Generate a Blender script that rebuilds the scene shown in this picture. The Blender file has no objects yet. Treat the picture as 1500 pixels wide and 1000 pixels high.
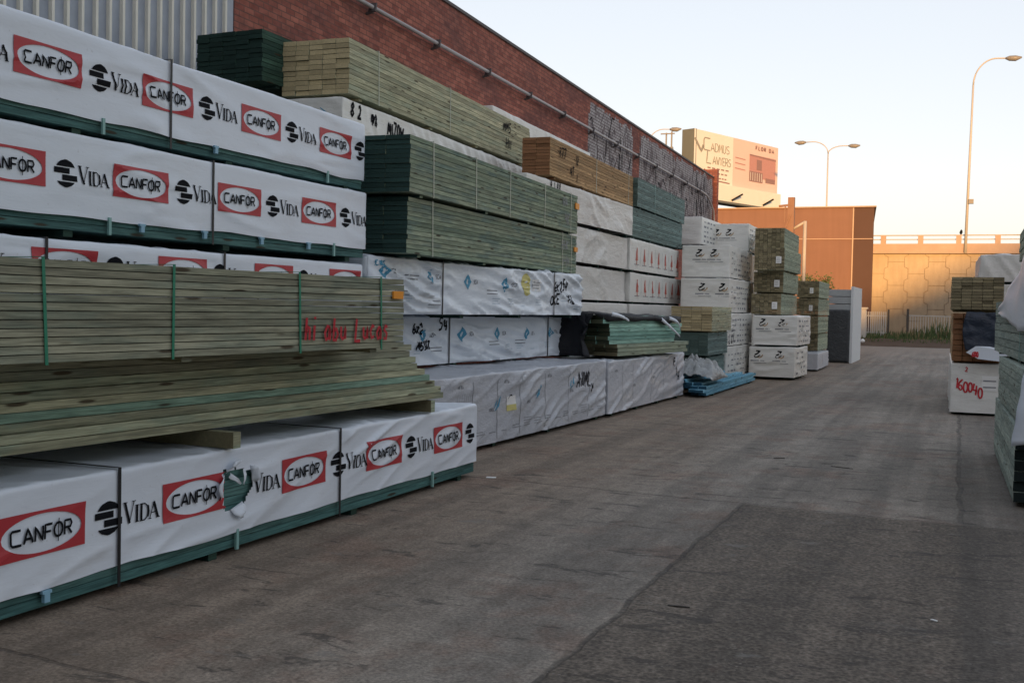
import bpy, math, random
from math import sin, cos, pi, radians
from mathutils import Vector, Matrix, noise

# ------------------------------------------------------------------ camera
S = bpy.context.scene
col = S.collection
def norm(v): return v.normalized()
yaw = math.atan(650/math.hypot(1600, 51)); pitch = math.atan(51/1600); roll = .02
F = Vector((-sin(yaw)*cos(pitch), cos(yaw)*cos(pitch), -sin(pitch)))
R0 = Vector((cos(yaw), sin(yaw), 0)); U0 = R0.cross(F)
U = norm(U0 - roll*R0); R = F.cross(U)
cd = bpy.data.cameras.new('camera'); cam = bpy.data.objects.new('camera', cd); col.objects.link(cam)
cam.matrix_world = Matrix(((R.x, U.x, -F.x, 0), (R.y, U.y, -F.y, 0), (R.z, U.z, -F.z, 1.6), (0, 0, 0, 1)))
cd.sensor_width = 36; cd.lens = 38.4; cd.clip_end = 3000; cd.clip_start = .05
S.camera = cam
# ------------------------------------------------------------------ light
SUN_EL = radians(6.0); SUN_AZ = radians(163)          # azimuth from +Y towards +X
sd = Vector((cos(SUN_EL)*sin(SUN_AZ), cos(SUN_EL)*cos(SUN_AZ), sin(SUN_EL)))
W = bpy.data.worlds.new('World'); S.world = W; W.use_nodes = True
wn = W.node_tree; wn.nodes.clear()
sky = wn.nodes.new('ShaderNodeTexSky'); sky.sky_type = 'NISHITA'; sky.sun_disc = False
sky.sun_elevation = SUN_EL; sky.sun_rotation = SUN_AZ
sky.air_density = 1.0; sky.dust_density = 1.0; sky.ozone_density = 1.0
bg = wn.nodes.new('ShaderNodeBackground'); wo = wn.nodes.new('ShaderNodeOutputWorld')
bg.inputs[1].default_value = 0.15
gm = wn.nodes.new('ShaderNodeGamma'); gm.inputs[1].default_value = .36
hs = wn.nodes.new('ShaderNodeHueSaturation'); hs.inputs['Saturation'].default_value = .9; hs.inputs['Value'].default_value = 1.20
wn.links.new(sky.outputs[0], gm.inputs[0]); wn.links.new(gm.outputs[0], hs.inputs['Color']); tn = wn.nodes.new('ShaderNodeMix'); tn.data_type = 'RGBA'; tn.blend_type = 'MULTIPLY'; tn.inputs[0].default_value = 1; tn.inputs[7].default_value = (1.0, .955, 1.0, 1)
wn.links.new(hs.outputs[0], tn.inputs[6]); wn.links.new(tn.outputs[2], bg.inputs[0]); wn.links.new(bg.outputs[0], wo.inputs[0])
ld = bpy.data.lights.new('sun', 'SUN'); ld.energy = 2.0; ld.angle = radians(1.6); ld.color = (1, .55, .2)
lo = bpy.data.objects.new('sun', ld); col.objects.link(lo)
lo.rotation_euler = sd.to_track_quat('Z', 'Y').to_euler()
S.view_settings.view_transform = 'Standard'; S.view_settings.look = 'None'
S.view_settings.gamma = 1; S.view_settings.use_curve_mapping = False
S.view_settings.exposure = 1.82

# ------------------------------------------------------------------ node helpers
class NT:
    def __init__(s, name):
        s.m = bpy.data.materials.new(name); s.m.use_nodes = True; s.t = s.m.node_tree; s.t.nodes.clear()
        s.out = s.n('ShaderNodeOutputMaterial'); s.b = s.n('ShaderNodeBsdfPrincipled')
        s.l(s.b.outputs[0], s.out.inputs[0]); s.tc = s.n('ShaderNodeTexCoord')
    def n(s, k, **a):
        q = s.t.nodes.new(k)
        for x, y in a.items(): setattr(q, x, y)
        return q
    def l(s, a, b): s.t.links.new(a, b)
    def put(s, i, v):
        if hasattr(v, 'is_output'): s.l(v, i)
        elif isinstance(v, (tuple, list)) and len(v) == 3 and i.type == 'RGBA': i.default_value = (*v, 1)
        else: i.default_value = v
    def math(s, op, a, b=0, c=0, clamp=False):
        q = s.n('ShaderNodeMath', operation=op, use_clamp=clamp); s.put(q.inputs[0], a); s.put(q.inputs[1], b)
        s.put(q.inputs[2], c); return q.outputs[0]
    def mix(s, f, a, b, mode='MIX'):
        q = s.n('ShaderNodeMix', data_type='RGBA', blend_type=mode); s.put(q.inputs[0], f)
        s.put(q.inputs[6], a); s.put(q.inputs[7], b); return q.outputs[2]
    def mapv(s, sc, loc=(0, 0, 0), src=None, rot=(0, 0, 0)):
        q = s.n('ShaderNodeMapping'); q.inputs['Scale'].default_value = sc; q.inputs['Location'].default_value = loc
        q.inputs['Rotation'].default_value = rot
        s.l(src or s.tc.outputs['Object'], q.inputs[0]); return q.outputs[0]
    def noise(s, v, sc=5, det=4, rough=.55, dist=0):
        q = s.n('ShaderNodeTexNoise'); s.l(v, q.inputs['Vector']); q.inputs['Scale'].default_value = sc
        q.inputs['Detail'].default_value = det; q.inputs['Roughness'].default_value = rough
        q.inputs['Distortion'].default_value = dist; return q.outputs[0]
    def ramp(s, f, lo, hi, a=0., b=1.):
        q = s.n('ShaderNodeMapRange', clamp=True, interpolation_type='SMOOTHSTEP'); s.put(q.inputs[0], f)
        for k, v in zip((1, 2, 3, 4), (lo, hi, a, b)): s.put(q.inputs[k], v)
        return q.outputs[0]
    def bump(s, h, st=.3, d=.01):
        q = s.n('ShaderNodeBump'); q.inputs['Strength'].default_value = st; q.inputs['Distance'].default_value = d
        s.l(h, q.inputs['Height']); s.l(q.outputs[0], s.b.inputs['Normal'])
    def base(s, c, rough=.8, spec=.3):
        s.put(s.b.inputs['Base Color'], c); s.put(s.b.inputs['Roughness'], rough)
        s.b.inputs['Specular IOR Level'].default_value = spec

def wood(name, c1, c2, stain, end, knots=(.05, .03, .015), sa=.5, endvar=.6):
    t = NT(name); at = t.n('ShaderNodeAttribute', attribute_name='tint'); tint = at.outputs['Fac']
    off = t.n('ShaderNodeVectorMath', operation='SCALE'); off.inputs[0].default_value = (7.3, 31.7, 3.1); t.l(tint, off.inputs['Scale'])
    add = t.n('ShaderNodeVectorMath', operation='ADD'); t.l(t.tc.outputs['Object'], add.inputs[0]); t.l(off.outputs[0], add.inputs[1])
    v = add.outputs[0]
    g = t.noise(t.mapv((26, 1.3, 26), src=v), 2.2, 5, .6, .6)
    g2 = t.noise(t.mapv((90, 2.2, 90), src=v), 2, 3, .6)
    big = t.noise(t.mapv((1.6, .9, 3.5), src=v), 1.6, 3, .55)
    h = t.math('FRACT', t.math('MULTIPLY', tint, 17.31))
    c = t.mix(h, c1, c2)
    h3 = t.math('FRACT', t.math('MULTIPLY', tint, 43.7)); c = t.mix(1., c, t.mix(h3, (.72, .72, .72), (1.22, 1.22, 1.22)), 'MULTIPLY')
    c = t.mix(t.math('MULTIPLY', t.ramp(big, .47, .64), sa), c, stain)
    k = t.n('ShaderNodeTexVoronoi'); t.l(t.mapv((7, 2.1, 13), src=v), k.inputs['Vector']); k.inputs['Scale'].default_value = 1.0
    kk = t.ramp(k.outputs['Distance'], .10, .19, 1, 0)
    c = t.mix(t.math('MULTIPLY', kk, .85), c, knots)
    c = t.mix(1., c, t.mix(t.ramp(g, .28, .72), (.68, .68, .68), (1.25, 1.25, 1.25)), 'MULTIPLY')
    c = t.mix(1., c, t.mix(t.ramp(g2, .3, .7), (.8, .8, .8), (1.18, 1.18, 1.18)), 'MULTIPLY')
    h2 = t.math('FRACT', t.math('MULTIPLY', tint, 91.7))
    ce = t.mix(t.math('MULTIPLY', h2, endvar), end, tuple(x*.45 for x in end))
    rn = t.noise(t.mapv((30, 30, 30), src=v), 1.5, 4, .7)
    ce = t.mix(1., ce, t.mix(rn, (.6, .6, .6), (1.3, 1.3, 1.3)), 'MULTIPLY')
    nn = t.n('ShaderNodeSeparateXYZ'); t.l(t.tc.outputs['Normal'], nn.inputs[0])
    ce = t.mix(t.ramp(rn, .62, .8, 0, .6), ce, tuple(min(1, x*1.7) for x in end))
    ie = t.math('GREATER_THAN', t.math('ABSOLUTE', nn.outputs[1]), .6)
    t.base(t.mix(ie, c, ce), .82, .2); t.bump(g, .35, .004)
    return t.m

def film(name, c, rough=.36, dirt=(.45, .42, .37), da=.25, fine=.25, spec=.4, sc=(3, 1.2, 5)):
    t = NT(name)
    d = t.noise(t.mapv((1.1, .8, 2.4)), 1.7, 6, .68)
    f = t.noise(t.mapv(sc, rot=(0.5, .2, .3)), 2.4, 4, .55, .8)
    f2 = t.noise(t.mapv((9, 5, 14), rot=(.3, .1, .1)), 2, 3, .5, 1.2)
    cc = t.mix(t.math('MULTIPLY', t.ramp(d, .5, .75), da), c, dirt)
    sp = t.noise(t.mapv((14, 14, 14)), 2.5, 2, .5)
    cc = t.mix(t.math('MULTIPLY', t.ramp(sp, .70, .76), da), cc, tuple(x*.5 for x in dirt))
    t.base(cc, rough, spec)
    t.bump(t.math('ADD', f, t.math('MULTIPLY', f2, .45)), fine, .03)
    return t.m
def flat(name, c, rough=.6, var=.15, spec=.3, sc=6, metal=0):
    t = NT(name); n = t.noise(t.mapv((sc, sc, sc)), 1, 5, .6)
    t.base(t.mix(n, tuple(x*(1-var) for x in c), tuple(min(1, x*(1+var)) for x in c)), rough, spec)
    t.b.inputs['Metallic'].default_value = metal
    return t.m

M = {}
M['wrap'] = film('white_film', (.74, .80, .87), fine=.10, sc=(.8, .5, 3.5), da=.18)
M['wrap_warm'] = film('warm_white_film', (.74, .74, .70), da=.4, sc=(2, .8, 9))
M['wrap_blue'] = film('translucent_white_film', (.72, .78, .84), fine=.15, rough=.3)
M['wrap_grey'] = film('grey_silver_film', (.50, .525, .57), rough=.32, fine=.35, da=.4, sc=(3, 2, 4))
M['wrap_old'] = film('crumpled_white_film', (.66, .65, .62), fine=.35, da=.45)
M['crumple'] = film('crumpled_clear_sheet', (.33, .35, .35), rough=.3, fine=1., da=.5)
M['blacktarp'] = film('black_tarpaulin', (.006, .007, .011), rough=.55, dirt=(.03, .03, .03), fine=.5)
M['bluetarp'] = film('dark_blue_tarpaulin', (.02, .03, .05), rough=.35, dirt=(.05, .05, .06), fine=.6)
M['greymesh'] = film('dark_grey_sheet', (.05, .058, .064), rough=.55, dirt=(.12, .12, .12), fine=.8)
M['greyside'] = flat('pale_grey_side', (.62, .66, .68), .5, .06)
M['greypanel'] = flat('light_grey_panel', (.36, .39, .40))
M['red'] = flat('red_print', (.46, .045, .055), .42, .12)
M['black'] = flat('black_print', (.010, .011, .014), .85, spec=.1)
M['ink'] = flat('black_marker_ink', (.012, .012, .015), .85, spec=.1)
M['redink'] = flat('red_spray_ink', (.50, .035, .045), .7)
M['cyan'] = flat('blue_print', (.07, .30, .46), .5)
M['greyprint'] = flat('grey_print', (.22, .23, .25), .5)
M['faint'] = flat('faint_blue_grey_print', (.45, .54, .62), .5)
M['tanprint'] = flat('ochre_print', (.42, .26, .12), .5)
M['redmark'] = flat('faded_red_print', (.50, .10, .07), .5)
M['yellow'] = flat('yellow_label', (.62, .56, .2), .5)
M['label'] = flat('white_label', (.8, .8, .78), .5, .04)
M['strap_black'] = flat('black_strap', (.02, .02, .022), .4)
M['strap_green'] = flat('green_strap', (.03, .22, .13), .4)
M['strap_teal'] = flat('pale_teal_strap', (.25, .45, .42), .4)
M['strap_pale'] = flat('pale_strap', (.5, .52, .42), .4)
M['clip'] = flat('light_blue_clip', (.25, .45, .58), .4)
M['orange'] = flat('orange_tag', (.85, .32, .03), .5)
M['teal'] = wood('teal_treated_timber', (.08, .19, .18), (.12, .24, .22), (.04, .10, .10), (.05, .11, .1))
M['olive'] = wood('olive_treated_timber', (.25, .255, .18), (.315, .31, .22), (.17, .215, .17), (.26, .24, .14))
M['olive2'] = wood('mixed_treated_timber', (.41, .40, .26), (.33, .35, .24), (.24, .33, .25), (.3, .27, .16), sa=.5)
M['mint'] = wood('mint_treated_timber', (.22, .37, .28), (.26, .39, .30), (.17, .29, .22), (.2, .3, .2))
M['green'] = wood('green_treated_timber', (.22, .28, .195), (.30, .335, .235), (.10, .165, .165), (.04, .085, .075))
M['darkgreen'] = wood('dark_green_timber', (.035, .075, .055), (.05, .10, .07), (.02, .05, .04), (.022, .05, .042))
M['tan'] = wood('tan_treated_timber', (.42, .41, .27), (.48, .46, .31), (.32, .38, .28), (.58, .48, .28), sa=.5)
M['brown'] = wood('orange_brown_timber', (.42, .26, .13), (.48, .31, .16), (.34, .24, .13), (.30, .15, .075), sa=.4)
M['greygreen'] = wood('grey_green_timber', (.16, .23, .215), (.20, .27, .25), (.13, .20, .19), (.12, .18, .16))
M['fargreen'] = wood('weathered_end_timber', (.31, .35, .26), (.36, .40, .29), (.25, .31, .24), (.33, .28, .17), endvar=1.)
M['tealpile'] = wood('pale_teal_timber', (.26, .48, .40), (.34, .55, .45), (.22, .40, .34), (.08, .09, .055))
M['bluewood'] = wood('blue_primed_timber', (.20, .47, .62), (.26, .54, .68), (.13, .34, .47), (.03, .10, .16), sa=.3)
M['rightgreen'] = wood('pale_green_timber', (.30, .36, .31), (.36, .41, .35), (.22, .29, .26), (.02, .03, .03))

# ------------------------------------------------------------------ mesh helpers
class MB:
    def __init__(s): s.v = []; s.f = []; s.m = []; s.t = []
    def quad(s, a, b, c, d, m=0, t=0.):
        i = len(s.v); s.v += [a, b, c, d]; s.f.append((i, i+1, i+2, i+3)); s.m.append(m); s.t.append(t)
    def poly(s, pts, m=0, t=0.):
        i = len(s.v); s.v += list(pts); s.f.append(tuple(range(i, i+len(pts)))); s.m.append(m); s.t.append(t)
    def box(s, x0, x1, y0, y1, z0, z1, m=0, t=0., bot=True):
        i = len(s.v)
        s.v += [(x0, y0, z0), (x1, y0, z0), (x1, y1, z0), (x0, y1, z0), (x0, y0, z1), (x1, y0, z1), (x1, y1, z1), (x0, y1, z1)]
        for f in ((0, 3, 2, 1), (4, 5, 6, 7), (0, 1, 5, 4), (1, 2, 6, 5), (2, 3, 7, 6), (3, 0, 4, 7)):
            s.f.append(tuple(i+k for k in f)); s.m.append(m); s.t.append(t)
    def beam(s, p, q, w, h=None, m=0, t=0., up=(0, 0, 1)):
        p = Vector(p); q = Vector(q); h = h or w; d = (q-p).normalized(); u = Vector(up)
        if abs(d.dot(u)) > .98: u = Vector((0, 1, 0))
        a = d.cross(u).normalized()*w/2; b = a.cross(d).normalized()*h/2; i = len(s.v)
        for o in (p, q): s.v += [tuple(o-a-b), tuple(o+a-b), tuple(o+a+b), tuple(o-a+b)]
        for f in ((0, 1, 2, 3), (7, 6, 5, 4), (0, 4, 5, 1), (1, 5, 6, 2), (2, 6, 7, 3), (3, 7, 4, 0)):
            s.f.append(tuple(i+k for k in f)); s.m.append(m); s.t.append(t)
    def tube(s, pts, rad, n=8, m=0):
        pts = [Vector(p) for p in pts]; rings = []
        for k, p in enumerate(pts):
            d = (pts[min(k+1, len(pts)-1)]-pts[max(k-1, 0)]).normalized()
            u = Vector((0, 0, 1)) if abs(d.z) < .9 else Vector((0, 1, 0))
            a = d.cross(u).normalized(); b = a.cross(d).normalized(); r = rad[k] if isinstance(rad, (list, tuple)) else rad
            rings.append(len(s.v))
            for j in range(n):
                th = 2*pi*j/n; s.v.append(tuple(p+a*cos(th)*r+b*sin(th)*r))
        for k in range(len(pts)-1):
            for j in range(n):
                s.f.append((rings[k]+j, rings[k]+(j+1) % n, rings[k+1]+(j+1) % n, rings[k+1]+j)); s.m.append(m); s.t.append(0)
        for r0, rv in ((rings[0], 1), (rings[-1], 0)):
            f = [r0+j for j in range(n)]; s.f.append(tuple(f[::-1] if rv else f)); s.m.append(m); s.t.append(0)
    def grid(s, P, m=0, keep=None):
        i = len(s.v); nu = len(P); nv = len(P[0])
        for r in P: s.v += [tuple(p) for p in r]
        for a in range(nu-1):
            for b in range(nv-1):
                if keep and not keep(a, b): continue
                s.f.append((i+a*nv+b, i+(a+1)*nv+b, i+(a+1)*nv+b+1, i+a*nv+b+1)); s.m.append(m); s.t.append(0)
    def build(s, name, mats, parent=None, smooth=False):
        me = bpy.data.meshes.new(name); me.from_pydata(s.v, [], s.f); me.update()
        for m in (mats if isinstance(mats, list) else [mats]): me.materials.append(M[m] if isinstance(m, str) else m)
        me.polygons.foreach_set('material_index', s.m)
        at = me.attributes.new('tint', 'FLOAT', 'FACE'); at.data.foreach_set('value', s.t)
        if smooth: me.polygons.foreach_set('use_smooth', [True]*len(s.f))
        o = bpy.data.objects.new(name, me); col.objects.link(o); o.parent = parent
        return o
def tag(o, label, cat, group=None):
    o['label'] = label; o['category'] = cat
    if group: o['group'] = group
    return o
def thing(name, label, cat, loc=(0, 0, 0), rz=0, group=None):
    o = bpy.data.objects.new(name, None); col.objects.link(o); o.location = loc; o.rotation_euler = (0, 0, rz)
    return tag(o, label, cat, group)
def struct(o): o['kind'] = 'structure'; return o

# ------------------------------------------------------------------ stroke lettering
G = {
 'C': [[(.85, 1), (.12, 1), (0, .85), (0, .12), (.12, 0), (.85, 0)]], 'A': [[(0, 0), (.42, 1), (.85, 0)], [(.18, .32), (.67, .32)]],
 'N': [[(0, 0), (0, 1), (.7, 0), (.7, 1)]], 'F': [[(0, 0), (0, 1), (.65, 1)], [(0, .5), (.55, .5)]],
 'O': [[(.4+.4*cos(a*pi/6), .5+.5*sin(a*pi/6)) for a in range(13)]], 'R': [[(0, 0), (0, 1), (.55, 1), (.68, .75), (.55, .5), (0, .5)], [(.3, .5), (.7, 0)]],
 'V': [[(0, 1), (.4, 0), (.8, 1)]], 'I': [[(.15, 0), (.15, 1)]], 'D': [[(0, 0), (0, 1), (.4, 1), (.75, .7), (.75, .3), (.4, 0), (0, 0)]],
 'L': [[(.1, 1), (0, 0), (.6, 0)]], 'M': [[(0, 0), (.1, 1), (.4, .3), (.7, 1), (.8, 0)]], 'E': [[(.6, 1), (0, 1), (0, 0), (.6, 0)], [(0, .5), (.5, .5)]],
 'T': [[(0, 1), (.8, 1)], [(.4, 1), (.4, 0)]], 'S': [[(.65, .9), (.3, 1), (.02, .8), (.15, .55), (.6, .42), (.65, .15), (.3, 0), (0, .12)]],
 'W': [[(0, 1), (.2, 0), (.4, .7), (.6, 0), (.8, 1)]], 'Y': [[(0, 1), (.35, .5), (.7, 1)], [(.35, .5), (.35, 0)]], 'B': [[(0, 0), (0, 1), (.5, .9), (.5, .55), (0, .5), (.6, .4), (.6, .1), (0, 0)]],
 'U': [[(0, 1), (.05, .1), (.35, 0), (.65, .15), (.7, 1)]], 'K': [[(0, 0), (0, 1)], [(.6, 1), (0, .45), (.65, 0)]], 'H': [[(0, 0), (0, 1)], [(.65, 0), (.65, 1)], [(0, .5), (.65, .5)]],
 'P': [[(0, 0), (0, 1), (.55, .95), (.6, .6), (0, .5)]], 'G': [[(.7, .85), (.3, 1), (0, .6), (.1, .1), (.5, 0), (.7, .2), (.7, .45), (.4, .45)]],
 'h': [[(0, 0), (.05, .95)], [(.02, .3), (.2, .55), (.4, .5), (.42, 0)]], 'i': [[(.1, 0), (.12, .6)], [(.13, .85), (.14, .95)]],
 'a': [[(.45, .5), (.2, .55), (0, .3), (.12, .02), (.4, .1), (.48, .55), (.5, 0)]], 'b': [[(.08, .95), (.02, .02), (.35, .0), (.5, .25), (.35, .5), (.06, .42)]],
 'u': [[(0, .5), (.03, .1), (.2, 0), (.4, .1), (.45, .52), (.47, 0)]], 'c': [[(.42, .48), (.2, .55), (0, .28), (.15, 0), (.42, .08)]],
 's': [[(.4, .5), (.15, .55), (.05, .38), (.35, .22), (.3, 0), (0, .03)]], '8': [[(.3, .5), (.05, .75), (.3, 1), (.55, .75), (.3, .5), (0, .25), (.3, 0), (.6, .25), (.3, .5)]],
 'x': [[(0, .7), (.5, 0)], [(.5, .7), (0, 0)]], '2': [[(.05, .8), (.3, 1), (.55, .75), (.4, .4), (0, 0), (.6, .02)]], '4': [[(.1, 1), (0, .4), (.6, .42)], [(.45, .9), (.42, 0)]],
 '6': [[(.5, 1), (.1, .6), (.02, .2), (.3, 0), (.55, .2), (.4, .45), (.05, .35)]], '5': [[(.6, 1), (.1, 1), (.05, .6), (.45, .55), (.5, .1), (0, 0)]],
 '1': [[(.1, .8), (.25, 1), (.22, 0)]], '0': [[(.3+.28*cos(a*pi/6+1.5), .5+.5*sin(a*pi/6+1.5)) for a in range(13)]], '3': [[(0, .9), (.4, 1), (.45, .7), (.15, .52), (.5, .4), (.45, .05), (0, 0)]],
 '9': [[(.5, .6), (.2, .5), (.05, .8), (.3, 1), (.5, .8), (.45, 0)]], '7': [[(0, 1), (.6, 1), (.2, 0)]], '.': [[(.1, 0), (.15, .06)]], '-': [[(0, .5), (.4, .5)]], ' ': []}
def glyphs(text, s, z, h, w=.8, gap=.28, jit=0, slant=0, rnd=None):
    """strokes of a line of text from (s,z), letter height h"""
    out = []; x = s
    for ch in text:
        st = G.get(ch, []); wd = max([p[0] for q in st for p in q], default=.4)
        dz = rnd.uniform(-jit, jit)*h if rnd else 0; sc = 1+(rnd.uniform(-jit, jit) if rnd else 0)
        for q in st: out.append([(x+p[0]*h*w*sc+slant*p[1]*h, z+dz+p[1]*h*sc) for p in q])
        x += (wd*w*sc+gap)*h
    return out, x
def ribbon(mb, fn, pts, wid, m, off=.004, step=.02, taper=0):
    P = []
    for a, b in zip(pts, pts[1:]):
        L = math.hypot(b[0]-a[0], b[1]-a[1]); n = max(1, int(L/step))
        for k in range(n): P.append((a[0]+(b[0]-a[0])*k/n, a[1]+(b[1]-a[1])*k/n))
    P.append(pts[-1])
    if len(P) < 2: return
    prev = None
    for k, p in enumerate(P):
        a = P[max(k-1, 0)]; b = P[min(k+1, len(P)-1)]; dx, dz = b[0]-a[0], b[1]-a[1]; L = math.hypot(dx, dz) or 1
        w = wid/2*(1-taper*abs(2*k/(len(P)-1)-1)); nx, nz = -dz/L*w, dx/L*w
        e = (fn(p[0]+nx, p[1]+nz, off), fn(p[0]-nx, p[1]-nz, off))
        if prev: mb.quad(prev[1], e[1], e[0], prev[0], m)
        prev = e
def spans(mb, fn, f, z0, z1, m, dz=.012, ds=.03, off=.004):
    n = max(1, int(round((z1-z0)/dz)))
    for k in range(n):
        a, b = z0+(z1-z0)*k/n, z0+(z1-z0)*(k+1)/n
        A, B = f(a), f(b)
        for (p0, p1), (q0, q1) in zip(A, B):
            c = max(1, int(max(p1-p0, q1-q0)/ds))
            for j in range(c):
                u, v = j/c, (j+1)/c
                mb.quad(fn(p0+(p1-p0)*u, a, off), fn(p0+(p1-p0)*v, a, off), fn(q0+(q1-q0)*v, b, off), fn(q0+(q1-q0)*u, b, off), m)
def canfor(mb, fn, s, z, red, blk, cut=None, wd=.57, ht=.225):
    """red rectangle with an oval left white, six letters in it"""
    n = 72; cx, cz = s+wd/2, z+ht/2; a, b = wd*.455, ht*.43
    def rectp(t):
        c, d = cos(t), sin(t); k = min(wd/2/max(abs(c), 1e-6), ht/2/max(abs(d), 1e-6)); return cx+c*k, cz+d*k
    ts = sorted([2*pi*k/n for k in range(n)]+[math.atan2(sz*ht, sx*wd) % (2*pi) for sx in (1, -1) for sz in (1, -1)])
    for t0, t1 in zip(ts, ts[1:]+[ts[0]+2*pi]):
        r = []
        for t in (t0, t1):
            R_ = rectp(t); th = math.atan2(sin(t)/b, cos(t)/a); E_ = (cx+a*cos(th), cz+b*sin(th)); r.append((E_, R_))
        for k in range(3):
            q = [(r[i][0][0]+(r[i][1][0]-r[i][0][0])*u, r[i][0][1]+(r[i][1][1]-r[i][0][1])*u) for i, u in ((0, k/3), (0, (k+1)/3), (1, (k+1)/3), (1, k/3))]
            if cut and cut(sum(p[0] for p in q)/4, sum(p[1] for p in q)/4): continue
            mb.quad(*[fn(p[0], p[1], .005) for p in q], red)
    x = cx-.205; h = .072
    for ch in 'CANFOR':
        for q in G[ch]:
            pts = [(x+p[0]*h*.98, cz-h/2+p[1]*h) for p in q]
            if cut and any(cut(*p) for p in pts): continue
            ribbon(mb, fn, pts, .013, blk, .009, .015)
        if ch == 'O':
            o = x+.4*h*.98
            ribbon(mb, fn, [(o, cz-h*.85), (o, cz+h*.8)], .006, blk, .0095); ribbon(mb, fn, [(o, cz-h*.05), (o, cz+h*.42)], .02, blk, .010, taper=.8)
        x += h*(.98*max(p[0] for q in G[ch] for p in q)+.2)
def globe(mb, fn, cx, cz, m, r=.092, cut=None):
    def cap(lo, hi):
        def f(zz):
            d = zz-cz; w = math.sqrt(max(r*r-d*d, 0)); return [(cx-w, cx+w)]
        spans(mb, fn, f, lo, hi, m, .011)
    cap(cz+.045, cz+r*.995); cap(cz-r*.995, cz-.055)
    spans(mb, fn, lambda z: [(cx-.098, cx+.035)], cz+.0, cz+.037, m, .02)
    spans(mb, fn, lambda z: [(cx-.03, cx+.10)], cz-.046, cz-.008, m, .02)
def vida(mb, fn, s, z, m):
    th, tn = .017, .006; H = .118; h = .092
    def r(p, w): ribbon(mb, fn, p, w, m, .0065, .02)
    r([(s, z+H), (s+.038, z)], th); r([(s+.036, z), (s+.072, z+H)], tn); r([(s-.014, z+H), (s+.018, z+H)], .005); r([(s+.058, z+H), (s+.086, z+H)], .005)
    x = s+.096; r([(x, z), (x, z+h)], th); r([(x-.014, z+h), (x+.014, z+h)], .005); r([(x-.014, z), (x+.014, z)], .005)
    x = s+.130; r([(x, z), (x, z+h)], th*.9); r([(x-.012, z+h), (x+.025, z+h), (x+.05, z+h*.8)], tn*1.2); r([(x+.05, z+h*.85), (x+.056, z+h*.5), (x+.05, z+h*.15)], th*.9); r([(x+.05, z+h*.2), (x+.025, z), (x-.012, z)], tn*1.2)
    x = s+.195; r([(x, z), (x+.034, z+h)], tn); r([(x+.032, z+h), (x+.066, z)], th); r([(x+.013, z+h*.35), (x+.05, z+h*.35)], .005); r([(x-.01, z), (x+.012, z)], .005); r([(x+.05, z), (x+.08, z)], .005)

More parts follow.
